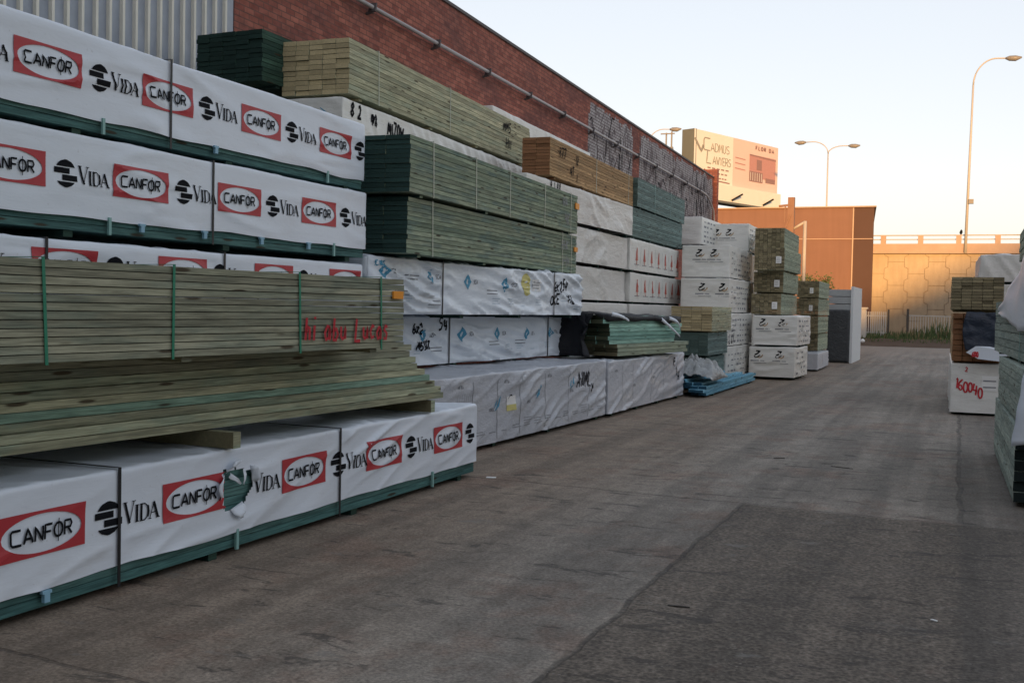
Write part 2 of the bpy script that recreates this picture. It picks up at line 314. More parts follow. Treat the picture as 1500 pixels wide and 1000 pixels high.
# ------------------------------------------------------------------ packs
class Wrap:
    """rounded box of film; near-front-bottom corner at the origin, length along +y, thickness along side*x"""
    def __init__(s, L, Wd, H, side=-1, seed=1, amp=.012, ang=.9, wl=.16, hem=0., res=.04, sag=.006, straps=(), fine=.35):
        s.fine = fine; s.L, s.W, s.H, s.side, s.seed, s.amp, s.ang, s.wl, s.hem, s.res, s.sag, s.straps = L, Wd, H, side, seed, amp, ang, wl, hem, res, sag, straps
    def fold(s, u, v, k):
        a = s.ang; w = s.wl
        d = u*cos(a)+v*sin(a)+.16*noise.noise((u*.55, v*.9, s.seed*3.1+k))+.04*noise.noise((u*1.9, v*2.1, s.seed*1.7+k)); e = -u*sin(a)+v*cos(a)
        n1 = noise.noise((d/w, e/(w*9), s.seed+k*5.3)); n2 = noise.noise((d/(w*.45)+9, e/(w*3.5), s.seed+k*2.2+40))
        m = max(0., min(1., .55+1.3*noise.noise((u*.9, v*1.6, s.seed+77+k))))
        r = max(0., 1-abs(n1)*2.6)**2*m*1.0 + max(0., 1-abs(n2)*3)**2*s.fine*m
        return s.amp*(r-.25)
    def at(s, face, u, v, off=0.):
        L, W_, H = s.L, s.W, s.H
        if face == 'front': x, y, z = 0, u, v; n = Vector((1, 0, 0)); eu, ev, lu, lv = u, H-v, L-u, 9
        elif face == 'back': x, y, z = -W_, u, v; n = Vector((-1, 0, 0)); eu, ev, lu, lv = u, H-v, L-u, 9
        elif face == 'near': x, y, z = -W_+u, 0, v; n = Vector((0, -1, 0)); eu, ev, lu, lv = u, H-v, W_-u, 9
        elif face == 'far': x, y, z = -W_+u, L, v; n = Vector((0, 1, 0)); eu, ev, lu, lv = u, H-v, W_-u, 9
        else: x, y, z = -W_+u, v, H; n = Vector((0, 0, 1)); eu, ev, lu, lv = u, v, W_-u, L-v
        if s.side > 0 and face in ('near', 'far'): u = W_-u
        r = .02
        c = Vector((max(-W_+r, min(-r, x)), max(r, min(L-r, y)), min(H-r, z))); d = Vector((x, y, z))-c
        if d.length > 1e-5: dn = d.normalized(); p = c+dn*min(r, d.length) if z > -1 else c
        else: dn = n; p = Vector((x, y, z))
        if d.length > 1e-5 and sum(abs(q) > 1e-4 for q in d) == 1: dn = n; p = Vector((x, y, z))
        e = max(0, min(eu, ev, lu, lv)); fd = min(1, e/.05)**.8
        k = {'front': 0, 'near': 1, 'far': 2, 'top': 3, 'back': 4}[face]
        h = s.fold(u, v, k)*fd if face != 'back' else 0
        if s.straps and face in ('front', 'top'):
            t = min(abs((u if face == 'front' else v)-q) for q in s.straps); h = h*min(1, t/.12)+s.sag*min(1, t/.4)
        low = noise.noise((y*.7+s.seed, x*1.3, z*1.5))*.007+noise.noise((y*2.1+s.seed, x*2.3, z*2.5))*.003
        p = p+dn*(h+low+off)
        if face in ('front', 'top') and ev < .02 or face == 'top': p.z += noise.noise((y*1.3, s.seed, 3))*.006
        return (-p.x, p.y, p.z) if s.side > 0 else (p.x, p.y, p.z)
    def fn(s, face):
        if s.side > 0 and face == 'near': return lambda u, v, o=0: s.at(face, s.W-u, v, o)
        return lambda u, v, o=0: s.at(face, u, v, o)
    def mesh(s, mb, m=0, hole=None, faces=('front', 'near', 'top', 'far', 'back')):
        def ax(a, b, r): 
            n = max(1, int((b-a-.04)/r)); return [a, a+.01, a+.02]+[a+.02+(b-a-.04)*k/n for k in range(1, n)]+[b-.02, b-.01, b]
        for f in faces:
            r = s.res if f in ('front', 'near') else s.res*2
            if f == 'back': r = .4
            us = ax(0, s.L if f in ('front', 'back') else s.W, r)
            if f == 'top': vs = ax(0, s.L, r)
            else:
                n = max(2, int((s.H-s.hem-.02)/r)); vs = [s.hem+(s.H-.02-s.hem)*k/n for k in range(n+1)]+[s.H-.01, s.H]
            P = []
            for u in us:
                row = []
                for i, v in enumerate(vs):
                    if f != 'top' and i < 2 and s.hem > 0: v += (1-i*.5)*.02*noise.noise((u*1.7, s.seed, ord(f[0])))
                    row.append(s.at(f, u, v))
                P.append(row)
            if s.side > 0: P = P[::-1]
            if f in ('back', 'far'): P = P[::-1]
            mb.grid(P, m, keep=(lambda a, b: not hole((us[a]+us[a+1])/2, (vs[b]+vs[b+1])/2)) if (hole and f == 'front') else None)

def boards(mb, L, Wd, H, lay, acr, side=-1, rnd=None, jx=.004, jy=.012, gap=.004, x0=0., z0=0., m=0):
    t = H/lay; w = Wd/acr
    for i in range(lay):
        for j in range(acr):
            ox = rnd.uniform(-jx, jx) if j == 0 else 0
            a, b = x0-j*w-gap/2+ox, x0-(j+1)*w+gap/2
            y0, y1 = rnd.uniform(-jy, jy), L+rnd.uniform(-jy, jy)
            if side > 0: a, b = -a, -b
            mb.box(min(a, b), max(a, b), y0, y1, z0+i*t+gap*.4, z0+(i+1)*t-gap*.6, m, rnd.random())
def loop(mb, s0, L, Wd, H, side, w=.016, m=0, off=.012, z0=0., lean=0.):
    """a strap round front, top and back of a pack"""
    x1 = off; x2 = -Wd-off; sg = 1 if side < 0 else -1; th = .003
    for (xa, xb, za, zb) in ((x1-th, x1, z0-.01, H+off), (x2, x2+th, z0-.01, H+off)):
        i = len(mb.v)
        mb.box(min(sg*xa, sg*xb), max(sg*xa, sg*xb), s0-w/2, s0+w/2, za, zb, m)
        for k in range(i, i+4): v = mb.v[k]; mb.v[k] = (v[0], v[1]+lean, v[2])
    mb.box(min(sg*x1, sg*x2), max(sg*x1, sg*x2), s0-w/2, s0+w/2, H+off-th, H+off, m)

SEED = [10]
WHITES = 'white wrapped timber packs in the yard'; STR = 'strapped packs of bare timber boards'
def wrapped(label, pose, L, Wd, H, mat='wrap', side=-1, group=WHITES, deco=None, straps=(), strapmat='strap_black', hem=0., core='teal', lay=12,
            hole=None, res=.045, clips=(), inner=(), bearers=True, **kw):
    x, y, a, z = pose; SEED[0] += 1; rnd = random.Random(SEED[0])
    t = thing('wrapped_timber_pack', label, 'timber pack', (x, y, z), -a, group)
    w = Wrap(L, Wd, H, side, SEED[0]*1.37, hem=hem, res=res, straps=straps, **kw)
    mb = MB(); w.mesh(mb, 0, hole); mats = [mat]
    if deco: mats = deco(mb, w, rnd)
    mb.build('wrap', mats, t, True)
    if hem or hole:
        b = MB(); boards(b, L-.04, Wd-.03, H-.03, lay, 2, side, rnd, x0=-.018, jy=.006)
        for i in range(len(b.v)): b.v[i] = (b.v[i][0], b.v[i][1]+.02, b.v[i][2])
        b.build('boards', core, t)
    for q in straps:
        b = MB(); loop(b, q, L, Wd, H, side, .022); b.build('strap', strapmat, t)
    sg = 1 if side < 0 else -1
    for q in inner:
        b = MB(); b.box(min(0, sg*.016), max(0, sg*.016), q-.012, q+.012, -.01, max(hem, .06)+.02); b.build('inner_strap', 'strap_teal', t)
    for q in clips:
        b = MB(); X = sorted((0, sg*.03)); b.box(X[0], X[1]*.7, q-.018, q+.018, .03, .075); b.box(X[0], X[1]*.7, q-.03, q+.03, .075, .09); b.build('strap_clip', 'clip', t)
    if bearers and z > .02:
        for q in (.3, L*.36, L*.64, L-.3):
            b = MB(); X = sorted((-sg*.03, -sg*(Wd-.03))); b.box(X[0], X[1], q-.04, q+.04, -min(z, .045), -.002); b.build('bearer', 'darkgreen' if core == 'teal' else 'olive', t)
    return t
def bare(label, pose, L, Wd, H, mat, lay, acr, side=-1, straps=(), strapmat='strap_pale', group=STR, deco=None, tags=(), bearers=True, sw=.018, gap=.005, jy=.012):
    x, y, a, z = pose; SEED[0] += 1; rnd = random.Random(SEED[0])
    t = thing('strapped_timber_pack', label, 'timber pack', (x, y, z), -a, group)
    mb = MB(); boards(mb, L, Wd, H, lay, acr, side, rnd, gap=gap, jy=jy); mats = [mat]
    if deco:
        sg = 1 if side < 0 else -1
        def fr(u, v, o=0): return (sg*(.004+o), u, v)
        def en(u, v, o=0): return ((-Wd+u) if side < 0 else u, -.012-o, v)
        mats = deco(mb, fr, en, rnd)
    mb.build('boards', mats, t)
    for q in straps:
        b = MB(); loop(b, q, L, Wd, H, side, sw, off=.009, lean=rnd.uniform(-.01, .03)); b.build('strap', strapmat, t)
    sg = 1 if side < 0 else -1
    for (q, zz, ww, hh) in tags:
        b = MB(); X = sorted((sg*.006, sg*.02)); b.box(X[0], X[1], q, q+ww, zz, zz+hh); b.build('corner_tag', 'orange', t)
    if bearers and z > .02:
        for q in (.35, L*.37, L*.63, L-.35):
            b = MB(); X = sorted((-sg*.03, -sg*(Wd-.03))); b.box(X[0], X[1], q-.04, q+.04, -min(z, .03), -.002); b.build('bearer', mat, t)
    return t

# ---- prints
BIG = 'white packs with red oval logos'
def canfor_deco(starts, z=.265, skip=(), cut=None, noglobe=()):
    def d(mb, w, rnd):
        f = w.fn('front')
        for k, s in enumerate(starts):
            if s+.57 < w.L: canfor(mb, f, s, z, 1, 2, cut)
            if s+.8 < w.L-.0 and k not in noglobe: globe(mb, f, s+.57+.17, z+.105, 2)
            if s+1.12 < w.L: vida(mb, f, s+.57+.29, z+.05, 2)
            elif s+1.0 < w.L:
                for q in ([(s+.86, z+.16), (s+.9, z+.05)], [(s+.9, z+.05), (s+.93, z+.16)]): ribbon(mb, f, q, .012, 2, .005)
        return ['wrap', 'red', 'black']
    return d
def tear(u, v): 
    n = .03*noise.noise((u*9, v*9, 4)); return 2.20+n+max(0, .36-v)*.35 < u < 2.50+n-max(0, .38-v)*.9 and .24+n < v < .50+n*.7-.25*max(0, u-2.4)
P_A1 = wrapped('front left white pack on the ground with red oval logos and torn film', (-4.20, 3.36, .01, .045), 6, 1.1, .63, hem=.10, group=BIG,
    deco=canfor_deco([.50, 1.66, 2.82, 3.95, 5.10], .272, cut=tear, noglobe=(1,)), straps=(1.31, 3.57), hole=tear, res=.016, inner=(2.35, 5.08), clips=(.8,), amp=.032, ang=1.83, wl=.2, fine=.08, lay=11)
def nz(*a): return noise.noise(a)
def torn_flap(u, v, ang_, ln, wd, curl, seed):
    P = []
    for a in range(8):
        t = a/7; w_ = wd*(1-t**1.6*.8)*(1+.25*nz(t*4, seed, 1)); row = []
        for b in range(5):
            q = (b/4-.5)*w_; o_ = .010+.05*curl*sin(t*2.2)+.012*nz(t*3, b*.9, seed); l = ln*(t-.25*curl*t*t)
            row.append((o_, u+l*cos(ang_)-q*sin(ang_), v+l*sin(ang_)+q*cos(ang_)))
        P.append(row)
    mb = MB(); mb.grid(P); o = mb.build('torn_flap', 'wrap', P_A1, True); o.modifiers.new('thickness', 'SOLIDIFY').thickness = .0015
torn_flap(2.20, .40, 3.0, .10, .16, .8, 3); torn_flap(2.30, .51, 1.9, .07, .15, .9, 7); torn_flap(2.49, .45, .2, .06, .12, .8, 9)
torn_flap(2.34, .27, -1.3, .10, .13, .7, 12); torn_flap(2.27, .47, -.6, .13, .035, .3, 15); torn_flap(2.42, .49, -1.9, .11, .03, .4, 18)
wrapped('white pack with red oval logos, half hidden behind the strapped pack with the red writing', (-5.45, 3.45, 0, 1.34), 6, 1.1, .64, hem=.09, group=BIG,
    deco=canfor_deco([.66, 1.83, 3.01, 4.21, 5.38], .355), straps=(1.95, 3.8), res=.035, amp=.018, ang=1.5, wl=.16, fine=.1)
wrapped('white pack with red oval logos, second from the top of the left rear stack', (-5.49, 3.48, .01, 2.05), 6, 1.1, .64, hem=.09, group=BIG,
    deco=canfor_deco([.20, 1.36, 2.53, 3.68, 4.86], .262), straps=(3.62,), res=.03, inner=(2.5, 5.4), clips=(2.82, 3.52, 4.26, 4.97), amp=.015, ang=1.47, wl=.15, fine=.1)
wrapped('topmost white pack with red oval logos in the left rear stack', (-5.43, 3.53, -.01, 2.73), 6, 1.1, .64, hem=.08, group=BIG,
    deco=canfor_deco([.42, 1.59, 2.76, 3.95, 5.15], .26), straps=(3.07,), res=.03, inner=(2.37, 5.3), clips=(3.61,), amp=.015, ang=1.5, wl=.16, fine=.1)
for (x, y, L) in ((-5.95, 15.2, 5.4), (-6.0, 20.95, 5.0)):
    wrapped('plain white wrapped pack buried behind the tarpaulin pile, low in the middle column', (x, y, 0, 1.08), L, 1.1, .62, 'wrap_old', res=.15, group='buried white packs')
for z in (.06, .83, 1.6, 2.38):
    wrapped('plain white wrapped pack buried behind the big white column', (-5.08, 28.9, -.03, z), 4, 1.13, .74, 'wrap_warm', res=.15, group='buried white packs')
for z in (.05, .70):
    wrapped('plain white wrapped pack buried at the foot of the left rear stack', (-5.45, 3.5, 0, z), 6, 1.1, .61, res=.15, group='buried white packs')

# strapped pack with red writing
def lucas(mb, fr, en, rnd):
    st, _ = glyphs('hi abu Lucas', 4.78, .065, .16, .66, .225, .06, .05, rnd)
    for q in st: ribbon(mb, fr, q, .023, 1, .010, .02)
    return ['olive', 'redink']
bare('strapped pack of olive boards with red sprayed writing, on the loose boards', (-4.26, 1.23, .08, 1.285), 5.97, 1.1, .50, 'olive', 12, 8,
     straps=(1.7, 2.76, 3.62, 4.72, 5.65), strapmat='strap_green', deco=lucas, tags=((5.80, .355, .13, .055),), jy=.004)
# loose boards under it
rb = random.Random(5)
LB = 'loose treated boards in the pile under the strapped pack'
ords = ['lowest', 'second from the bottom', 'third from the bottom', 'fourth from the bottom', 'middle', 'fourth from the top', 'third from the top', 'second from the top', 'topmost']
cols = ['olive2', 'olive2', 'olive2', 'mint', 'olive2', 'olive2', 'olive2', 'olive', 'olive']
desc = ['yellowish', 'knotty', 'yellowish', 'mint green', 'pale olive', 'pale knotty', 'pale', 'olive', 'shaded olive']
far = [4.84, 4.82, 4.76, 4.70, 4.62, 4.50, 4.52, 4.44, 4.47]
for i in range(9):
    for j in range(4):
        mb = MB(); t = .0555; z = .80+i*t*.94
        yy = 0+rb.uniform(-.02, .02); y1 = far[i]+.1*(j > 0)*rb.uniform(-1, 1)
        ox = (.05*(8-i)/8+rb.uniform(-.012, .012))
        n = 12
        X0 = -j*.235+ox; mb.box(X0-.225, X0, yy, y1, 0, t*.94-.004, 0, rb.random())
        o = mb.build('timber_board', cols[i] if j == 0 else rb.choice(['olive2', 'olive']))
        o.location = (-4.49, 3.72, z); o.rotation_euler = (0, 0, -.062+.003*(i-4)*.5)
        tag(o, (f'{desc[i]} loose front board, {ords[i]} of the pile under the red writing' if j == 0 else 'loose board hidden inside the pile under the strapped olive pack'), 'board', LB)
for k, (yy, lab) in enumerate(((5.62, 'short timber bearer sticking out under the loose boards, above the torn film'), (8.36, 'short timber bearer sticking out at the far end of the loose boards'))):
    mb = MB(); mb.box(-1.3, 0, -.035, .035, 0, .10, 0, .3+k*.2); o = mb.build('bearer_block', 'olive2'); o.location = (-4.11, yy, .688)
    o.rotation_euler = (0, 0, -.05+.03*k); tag(o, lab, 'bearer', 'bearers on the front pack')

# ---- grey wrapped ground packs
def metsa1(mb, w, rnd):
    f = w.fn('front')
    for q in (1.5, 2.15, 2.8, 3.6, 4.43, 5.2): ribbon(mb, f, [(q, .04), (q+.01, .72)], .012, 1, .004, .05)
    for (s, z, tx) in ((1.15, .66, 'METSA'), (2.35, .66, 'METSA'), (3.7, .66, 'METSA'), (1.95, .36, 'NORDIC'), (3.0, .38, 'METSA'), (4.5, .42, 'METSA')):
        st, e = glyphs(tx, s, z, .035, .7, .2)
        for q in st: ribbon(mb, f, q, .008, 1)
    for (s, z) in ((.95, .42), (2.1, .42), (3.3, .48), (4.5, .52)):
        ribbon(mb, f, [(s, z-.06), (s+.09, z+.0), (s+.14, z+.1)], .05, 2, .004, .02, .8); ribbon(mb, f, [(s-.02, z-.03), (s+.05, z+.06)], .03, 2, .0045, .02, .8)
    for k in range(7): ribbon(mb, f, [(1.15+.05*k, .3), (1.15+.05*k, .6)], .004, 1, .004, .06)
    for k in range(15):
        for j in range(rnd.randint(1, 4)): ribbon(mb, f, [(.95+.33*k, .12+.03*j), (1.0+.33*k+rnd.uniform(.08, .2), .12+.03*j)], .008, 1, .004, .06)
    spans(mb, f, lambda z: [(2.42, 2.68)], .40, .5, 5, .03); spans(mb, f, lambda z: [(2.42, 2.68)], .33, .40, 3, .03)
    ribbon(mb, f, [(2.46, .47), (2.55, .51), (2.64, .47)], .02, 4)
    rr = random.Random(3)
    for tx, s, z, h in (('A10ML', 4.75, .48, .2), ('W-', 5.3, .36, .12)):
        st, e = glyphs(tx, s, z, h, .6, .18, .12, .15, rr)
        for q in st: ribbon(mb, f, q, .024, 4, .006)
    return ['wrap_grey', 'greyprint', 'cyan', 'yellow', 'ink', 'label']
def metsa2(mb, w, rnd):
    f = w.fn('front')
    for q in (.7, 1.25, 2.3, 3.05, 3.9): ribbon(mb, f, [(q, .03), (q+.02, .68)], .009, 1, .004, .05)
    rr = random.Random(8)
    for tx, s, z, h in (('P', 3.7, .55, .14), ('L', 3.85, .4, .14), ('R', 4.0, .3, .15)):
        st, e = glyphs(tx, s, z, h, .9, .2, .1, .1, rr)
        for q in st: ribbon(mb, f, q, .024, 2, .006)
    for (s, z, tx) in ((.35, .6, 'METSA'), (1.3, .33, 'METSA'), (2.4, .4, 'METSA')):
        st, e = glyphs(tx, s, z, .035, .7, .2)
        for q in st: ribbon(mb, f, q, .008, 1)
    return ['wrap_grey', 'greyprint', 'ink']
GREY = 'grey wrapped packs on the ground along the lane'
wrapped('long grey crinkled pack on the ground just beyond the torn white pack', (-4.88, 9.30, .03, .055), 5.95, 1.1, .79, 'wrap_grey', deco=metsa1, group=GREY,
        amp=.038, ang=1.9, wl=.17, res=.028)
wrapped('grey crinkled wrapped pack on the ground under the pale teal boards', (-4.69, 15.32, .02, .055), 4.4, 1.1, .77, 'wrap_grey', deco=metsa2, group=GREY, amp=.045, ang=1.86, wl=.16, res=.028)

# ---- white packs with blue diamonds
def diamond(mb, f, s, z, h, m, half=False):
    r = h/2
    spans(mb, f, lambda q: [(s-(r-abs(q-z))*1.05, s-(r-abs(q-z))*.35), (s+(r-abs(q-z))*.1, s+(r-abs(q-z))*(1.0 if not half else .4))] if abs(q-z) < r*.32 else [(s-(r-abs(q-z))*1.05, s), (s, s+(r-abs(q-z)))], z-r*.98, z+r*.98, m, .012)
def bluec(marks, text, sub, extra=None):
    def d(mb, w, rnd):
        f = w.fn('front')
        for (s, z, h) in marks:
            diamond(mb, f, s, z, h, 1)
            st, e = glyphs('SCA', s+.16, z-.02, .045, .8, .2)
            for q in st: ribbon(mb, f, q, .01, 2)
        rr = random.Random(4)
        for (tx, s, z, h) in text:
            st, e = glyphs(tx, s, z, h, .85, .22, .1, .08, rr)
            for q in st: ribbon(mb, f, q, .026, 3, .006)
        for (s, z) in sub:
            for k in range(2): ribbon(mb, f, [(s, z-.04*k), (s+.3, z-.04*k)], .012, 2, .004, .05)
        for k in range(int(w.L/.45)):
            if rr.random() < .8:
                a_ = .25+.45*k; b_ = rr.choice((.12, .2, .28))
                for j in range(rr.choice((1, 2, 3))): ribbon(mb, f, [(a_, b_-.03*j), (a_+rr.uniform(.12, .25), b_-.03*j)], .010, 6, .004, .05)
        if extra: extra(mb, f)
        return ['wrap_blue', 'cyan', 'greyprint', 'ink', 'yellow', 'label', 'faint']
    return d
def b2x(mb, f):
    n = 20; c = (3.98, .40)
    spans(mb, f, lambda z: [(c[0]-math.sqrt(max(.0, .15**2-(z-c[1])**2))*1.0, c[0]+math.sqrt(max(.0, .15**2-(z-c[1])**2)))], c[1]-.149, c[1]+.149, 4, .02)
    spans(mb, f, lambda z: [(4.2, 4.45)], .32, .48, 5, .04)
    for k in range(3): ribbon(mb, f, [(4.23, .36+.04*k), (4.4, .36+.04*k)], .01, 2, .007)
    st, e = glyphs('SCANDIC', .10, .5, .05, .8, .2)
    for q in st: ribbon(mb, f, q, .012, 1)
BD = 'white packs with blue diamond marks'
wrapped('lower white pack with blue diamonds, marked 6x2 54 in black', (-5.96, 10.27, .08, .885), 6.0, 1.1, .575, 'wrap_blue', group=BD,
        deco=bluec([(2.27, .355, .2), (3.25, .35, .18), (4.12, .34, .18), (4.95, .35, .17), (5.8, .37, .18), (1.35, .35, .16)], [('6x2', 1.1, .38, .13), ('54', 1.72, .40, .14), ('M5117', 1.2, .18, .1)], [(1.5, .2), (2.9, .25), (3.8, .25), (5.3, .3)]),
        straps=(1.95, 4.85), amp=.075, ang=1.46, wl=.14, res=.025)
wrapped('white pack with blue diamonds and a yellow round sticker, under the two green packs', (-5.49, 9.62, .04, 1.495), 6.0, 1.1, .59, 'wrap_blue', group=BD,
        deco=bluec([(1.3, .42, .16), (2.27, .39, .19), (3.3, .38, .19), (.3, .45, .2)], [('6x254', 4.98, .34, .15), ('JOKE', 4.78, .15, .13), ('M2', 5.45, .17, .12)], [(.75, .42), (1.2, .15), (2.8, .3), (.45, .25)], b2x),
        straps=(1.6, 4.95), amp=.08, ang=1.38, wl=.16, res=.025)

# ---- green packs
def scribbles(items, mat, ink='ink', wd=.018):
    def d(mb, fr, en, rnd):
        for (tx, s, z, h, w_) in items:
            st, e = glyphs(tx, s, z, h, w_, .25, .12, .1, rnd)
            for q in st: ribbon(mb, fr, q, wd, 1, .007, .03)
        return [mat, ink]
    return d
bare('strapped pack of green boards with an orange tag, lower of the green pair', (-5.2, 9.92, -.04, 2.125), 6.05, 1.1, .575, 'green', 12, 4, straps=(.60, 5.3, 5.75), strapmat='strap_pale',
     deco=scribbles([('HHK', 5.25, .33, .14, .9), ('HM', 5.35, .1, .16, 1.1)], 'green', 'greyprint'), tags=((5.88, .33, .17, .07),))
bare('strapped pack of green boards with an orange tag, upper of the green pair', (-5.13, 9.82, -.05, 2.735), 6.15, 1.1, .575, 'green', 12, 4, straps=(.57, 1.82, 3.02, 4.48, 5.77), strapmat='strap_pale',
     deco=scribbles([('RA', 5.35, .36, .12, .9), ('4K', 5.45, .1, .16, 1.)], 'green', 'greyprint'), tags=((5.98, .37, .2, .09),))
# ---- upper back row
def bx48(mb, w, rnd):
    f = w.fn('front'); rr = random.Random(2)
    for tx, s, z, h in (('8X2', .22, .42, .15), ('48', .75, .40, .14), ('MI70W', 1.22, .36, .16), ('MA', 1.35, .12, .15)):
        st, e = glyphs(tx, s, z, h, .7, .22, .08, .05, rr)
        for q in st: ribbon(mb, f, q, .034, 1, .006)
    g = w.fn('near')
    for k in range(4): ribbon(mb, g, [(.8, .5-.1*k), (1.0, .35-.07*k), (1.06, .1)], .03, 2, .004, .03, .7)
    return ['wrap_warm', 'ink', 'cyan']
wrapped('white pack marked 8X2 48 in black marker, under the long tan pack', (-6.73, 11.16, -.05, 3.40), 6.9, 1.1, .62, 'wrap_warm', deco=bx48, amp=.04, ang=.8, wl=.2, res=.04)
wrapped('plain white wrapped pack buried below the one marked 8X2 48', (-6.73, 11.2, -.05, 2.74), 6.9, 1.1, .60, 'wrap_warm', res=.12, group='buried white packs')
bare('long strapped pack of tan boards at the top of the row against the brick wall', (-6.72, 11.28, -.05, 4.075), 6.75, .9, .655, 'tan', 11, 5, straps=(.76, 3.09), strapmat='strap_pale', gap=.006,
     deco=scribbles([('MM5', 5.35, .42, .14, .9), ('H11', 5.5, .15, .16, .8)], 'tan', 'ink', .026))
bare('dark green strapped pack at the upper left, behind the tan pack', (-7.62, 10.82, .02, 4.19), 4, .96, .60, 'darkgreen', 11, 5, group=STR)
wrapped('white pack against the brick wall, showing above the tan pack', (-7.9, 18.3, -.03, 4.62), 6.3, 1.1, .62, 'wrap_warm', amp=.02, ang=.6, res=.05)
bare('strapped pack of orange brown boards with black marker, beyond the tan pack', (-5.93, 16.02, -.03, 3.66), 5.28, .46, .59, 'brown', 12, 2, straps=(2.6, 4.9), strapmat='strap_pale',
     deco=scribbles([('877', .45, .34, .16, .9), ('12', 1.35, .32, .14, .8), ('4T', 1.05, .12, .14, .8), ('1', 1.4, .03, .14, .8)], 'brown', 'ink', .026))
CWG = 'plain white packs in the middle column'
def note(mb, w, rnd):
    f = w.fn('front'); rr = random.Random(6)
    st, e = glyphs('4X1 48', 1.0, .42, .13, .7, .3, .08, .05, rr)
    for q in st: ribbon(mb, f, q, .022, 1, .006)
    return ['wrap_old', 'ink']
wrapped('plain white wrapped pack directly under the orange brown pack', (-5.95, 15.1, .01, 3.03), 5.55, 1.1, .56, 'wrap_old', group=CWG, deco=note, amp=.04, ang=1.3, wl=.2, res=.045)
wrapped('plain white wrapped pack, middle of the three under the orange brown pack', (-5.95, 15.6, -.01, 2.38), 5.1, 1.1, .60, 'wrap_old', group=CWG, amp=.04, ang=1.9, wl=.2, res=.045)
wrapped('plain white pack behind the black tarpaulin, lowest of the three in its column', (-5.95, 15.9, -.03, 1.75), 5.0, 1.1, .58, 'wrap_old', group=CWG, amp=.04, ang=1.35, wl=.2, res=.05)
GG = 'grey green packs in the middle column'
bare('grey green strapped pack, upper one beyond the orange brown pack', (-6.0, 21.33, -.03, 3.665), 4.7, 1.1, .575, 'greygreen', 14, 4, straps=(1.5, 3.1), strapmat='strap_teal', group=GG, gap=.003)
bare('grey green strapped pack, lower one above the red marked white packs', (-6.02, 20.95, -.02, 3.055), 4.75, 1.1, .575, 'greygreen', 14, 4, straps=(), group=GG, gap=.003)
def redrow(mb, w, rnd):
    f = w.fn('front')
    for k in range(7):
        s = .55+k*.66; wd = .10 if k < 6 else .22
        spans(mb, f, lambda z: [(s-wd*(.46-z)/.3*.9-.02, s+wd*(.46-z)/.3*.9+.02)], .2, .46, 1, .03)
        ribbon(mb, f, [(s, .12), (s, .2)], .05, 1)
        ribbon(mb, f, [(s-.2, .12), (s+.2, .12)], .014, 2, .004, .05); 
        ribbon(mb, f, [(s+.33, .1), (s+.33, .5)], .01, 2, .004, .05)
    return ['wrap_warm', 'redmark', 'greyprint']
RR = 'white packs with a row of red marks'
wrapped('white pack with a row of red tapering marks, just under the grey green packs', (-5.97, 20.77, -.03, 2.375), 4.65, 1.1, .62, 'wrap_warm', group=RR, deco=redrow, amp=.02, res=.05)
wrapped('white pack with a row of red tapering marks, behind the pale teal boards', (-6.0, 20.95, -.025, 1.745), 5.0, 1.1, .58, 'wrap_warm', group=RR, deco=redrow, amp=.02, res=.05)
# ---- far white stacks with black swirl marks
def swirl(ends, lines=True, side=True, ink=None):
    def d(mb, w, rnd):
        g = w.fn('near')
        for (u, v) in ends:
            ribbon(mb, g, [(u-.05, v+.085), (u+.05, v+.075)], .03, 1, .006, .02); ribbon(mb, g, [(u+.03, v+.07), (u-.02, v+.02), (u-.08, v-.01)], .034, 1, .006)
            ribbon(mb, g, [(u-.02, v-.06), (u+.04, v-.075), (u+.09, v-.045), (u+.105, v-.0)], .022, 2, .006); ribbon(mb, g, [(u-.09, v-.03), (u-.07, v-.075), (u-.02, v-.06), (u+.05, v-.015)], .022, 1, .007)
            ribbon(mb, g, [(u-.17, v-.145), (u+.02, v-.145)], .024, 3, .006, .04); ribbon(mb, g, [(u+.05, v-.145), (u+.15, v-.145)], .018, 3, .006, .04)
            if lines: ribbon(mb, g, [(u-.1, v-.2), (u+.2, v-.2)], .01, 3, .006, .04)
        f = w.fn('front')
        if side:
            for k in range(int(w.L/.34)-1):
                for j in range(5):
                    if rnd.random() < .8: ribbon(mb, f, [(.25+k*.34, .09+j*.12), (.25+k*.34+rnd.uniform(.1, .26), .09+j*.12)], rnd.choice((.02, .035, .05)), 3, .004, .06)
        if ink:
            for tx, s, z, h in ink:
                st, e = glyphs(tx, s, z, h, .8, .3, .08, .05, rnd)
                for q in st: ribbon(mb, f, q, .035, 4, .006)
        return ['wrap_warm', 'black', 'tanprint', 'greyprint', 'ink']
    return d
SW = 'white packs with black swirl marks on their ends'
kw = dict(group=SW, amp=.03, ang=1.54, wl=.10, res=.04)
wrapped('white pack with two close black swirls, second from top of the big white column', (-4.86, 25.2, -.03, 2.375), 3.5, 1.12, .74, 'wrap_warm', deco=swirl([(.42, .55), (.76, .55)]), **kw)
wrapped('white pack with two wide set black swirls, middle of the big white column', (-4.70, 24.4, -.03, 1.57), 3.7, 1.1, .76, 'wrap_warm', deco=swirl([(.5, .55), (.95, .55)]), **kw)
wrapped('white pack behind the blue boards with faint print, second from the ground in its column', (-4.64, 23.85, 0, .83), 3.2, 1.1, .72, 'wrap_warm', deco=swirl([(.95, .55)], ink=[('JL 2.1', .2, .06, .2)]), **kw)
wrapped('white pack on the ground behind the blue boards, foot of the big white column', (-4.62, 23.8, 0, .06), 3.2, 1.1, .75, 'wrap_warm', deco=swirl([]), **kw)
wrapped('white pack topmost and set back on the big white column', (-5.10, 28.9, -.03, 3.18), 4, 1.13, .72, 'wrap_warm', deco=swirl([(.3, .48), (.62, .48)]), **kw)
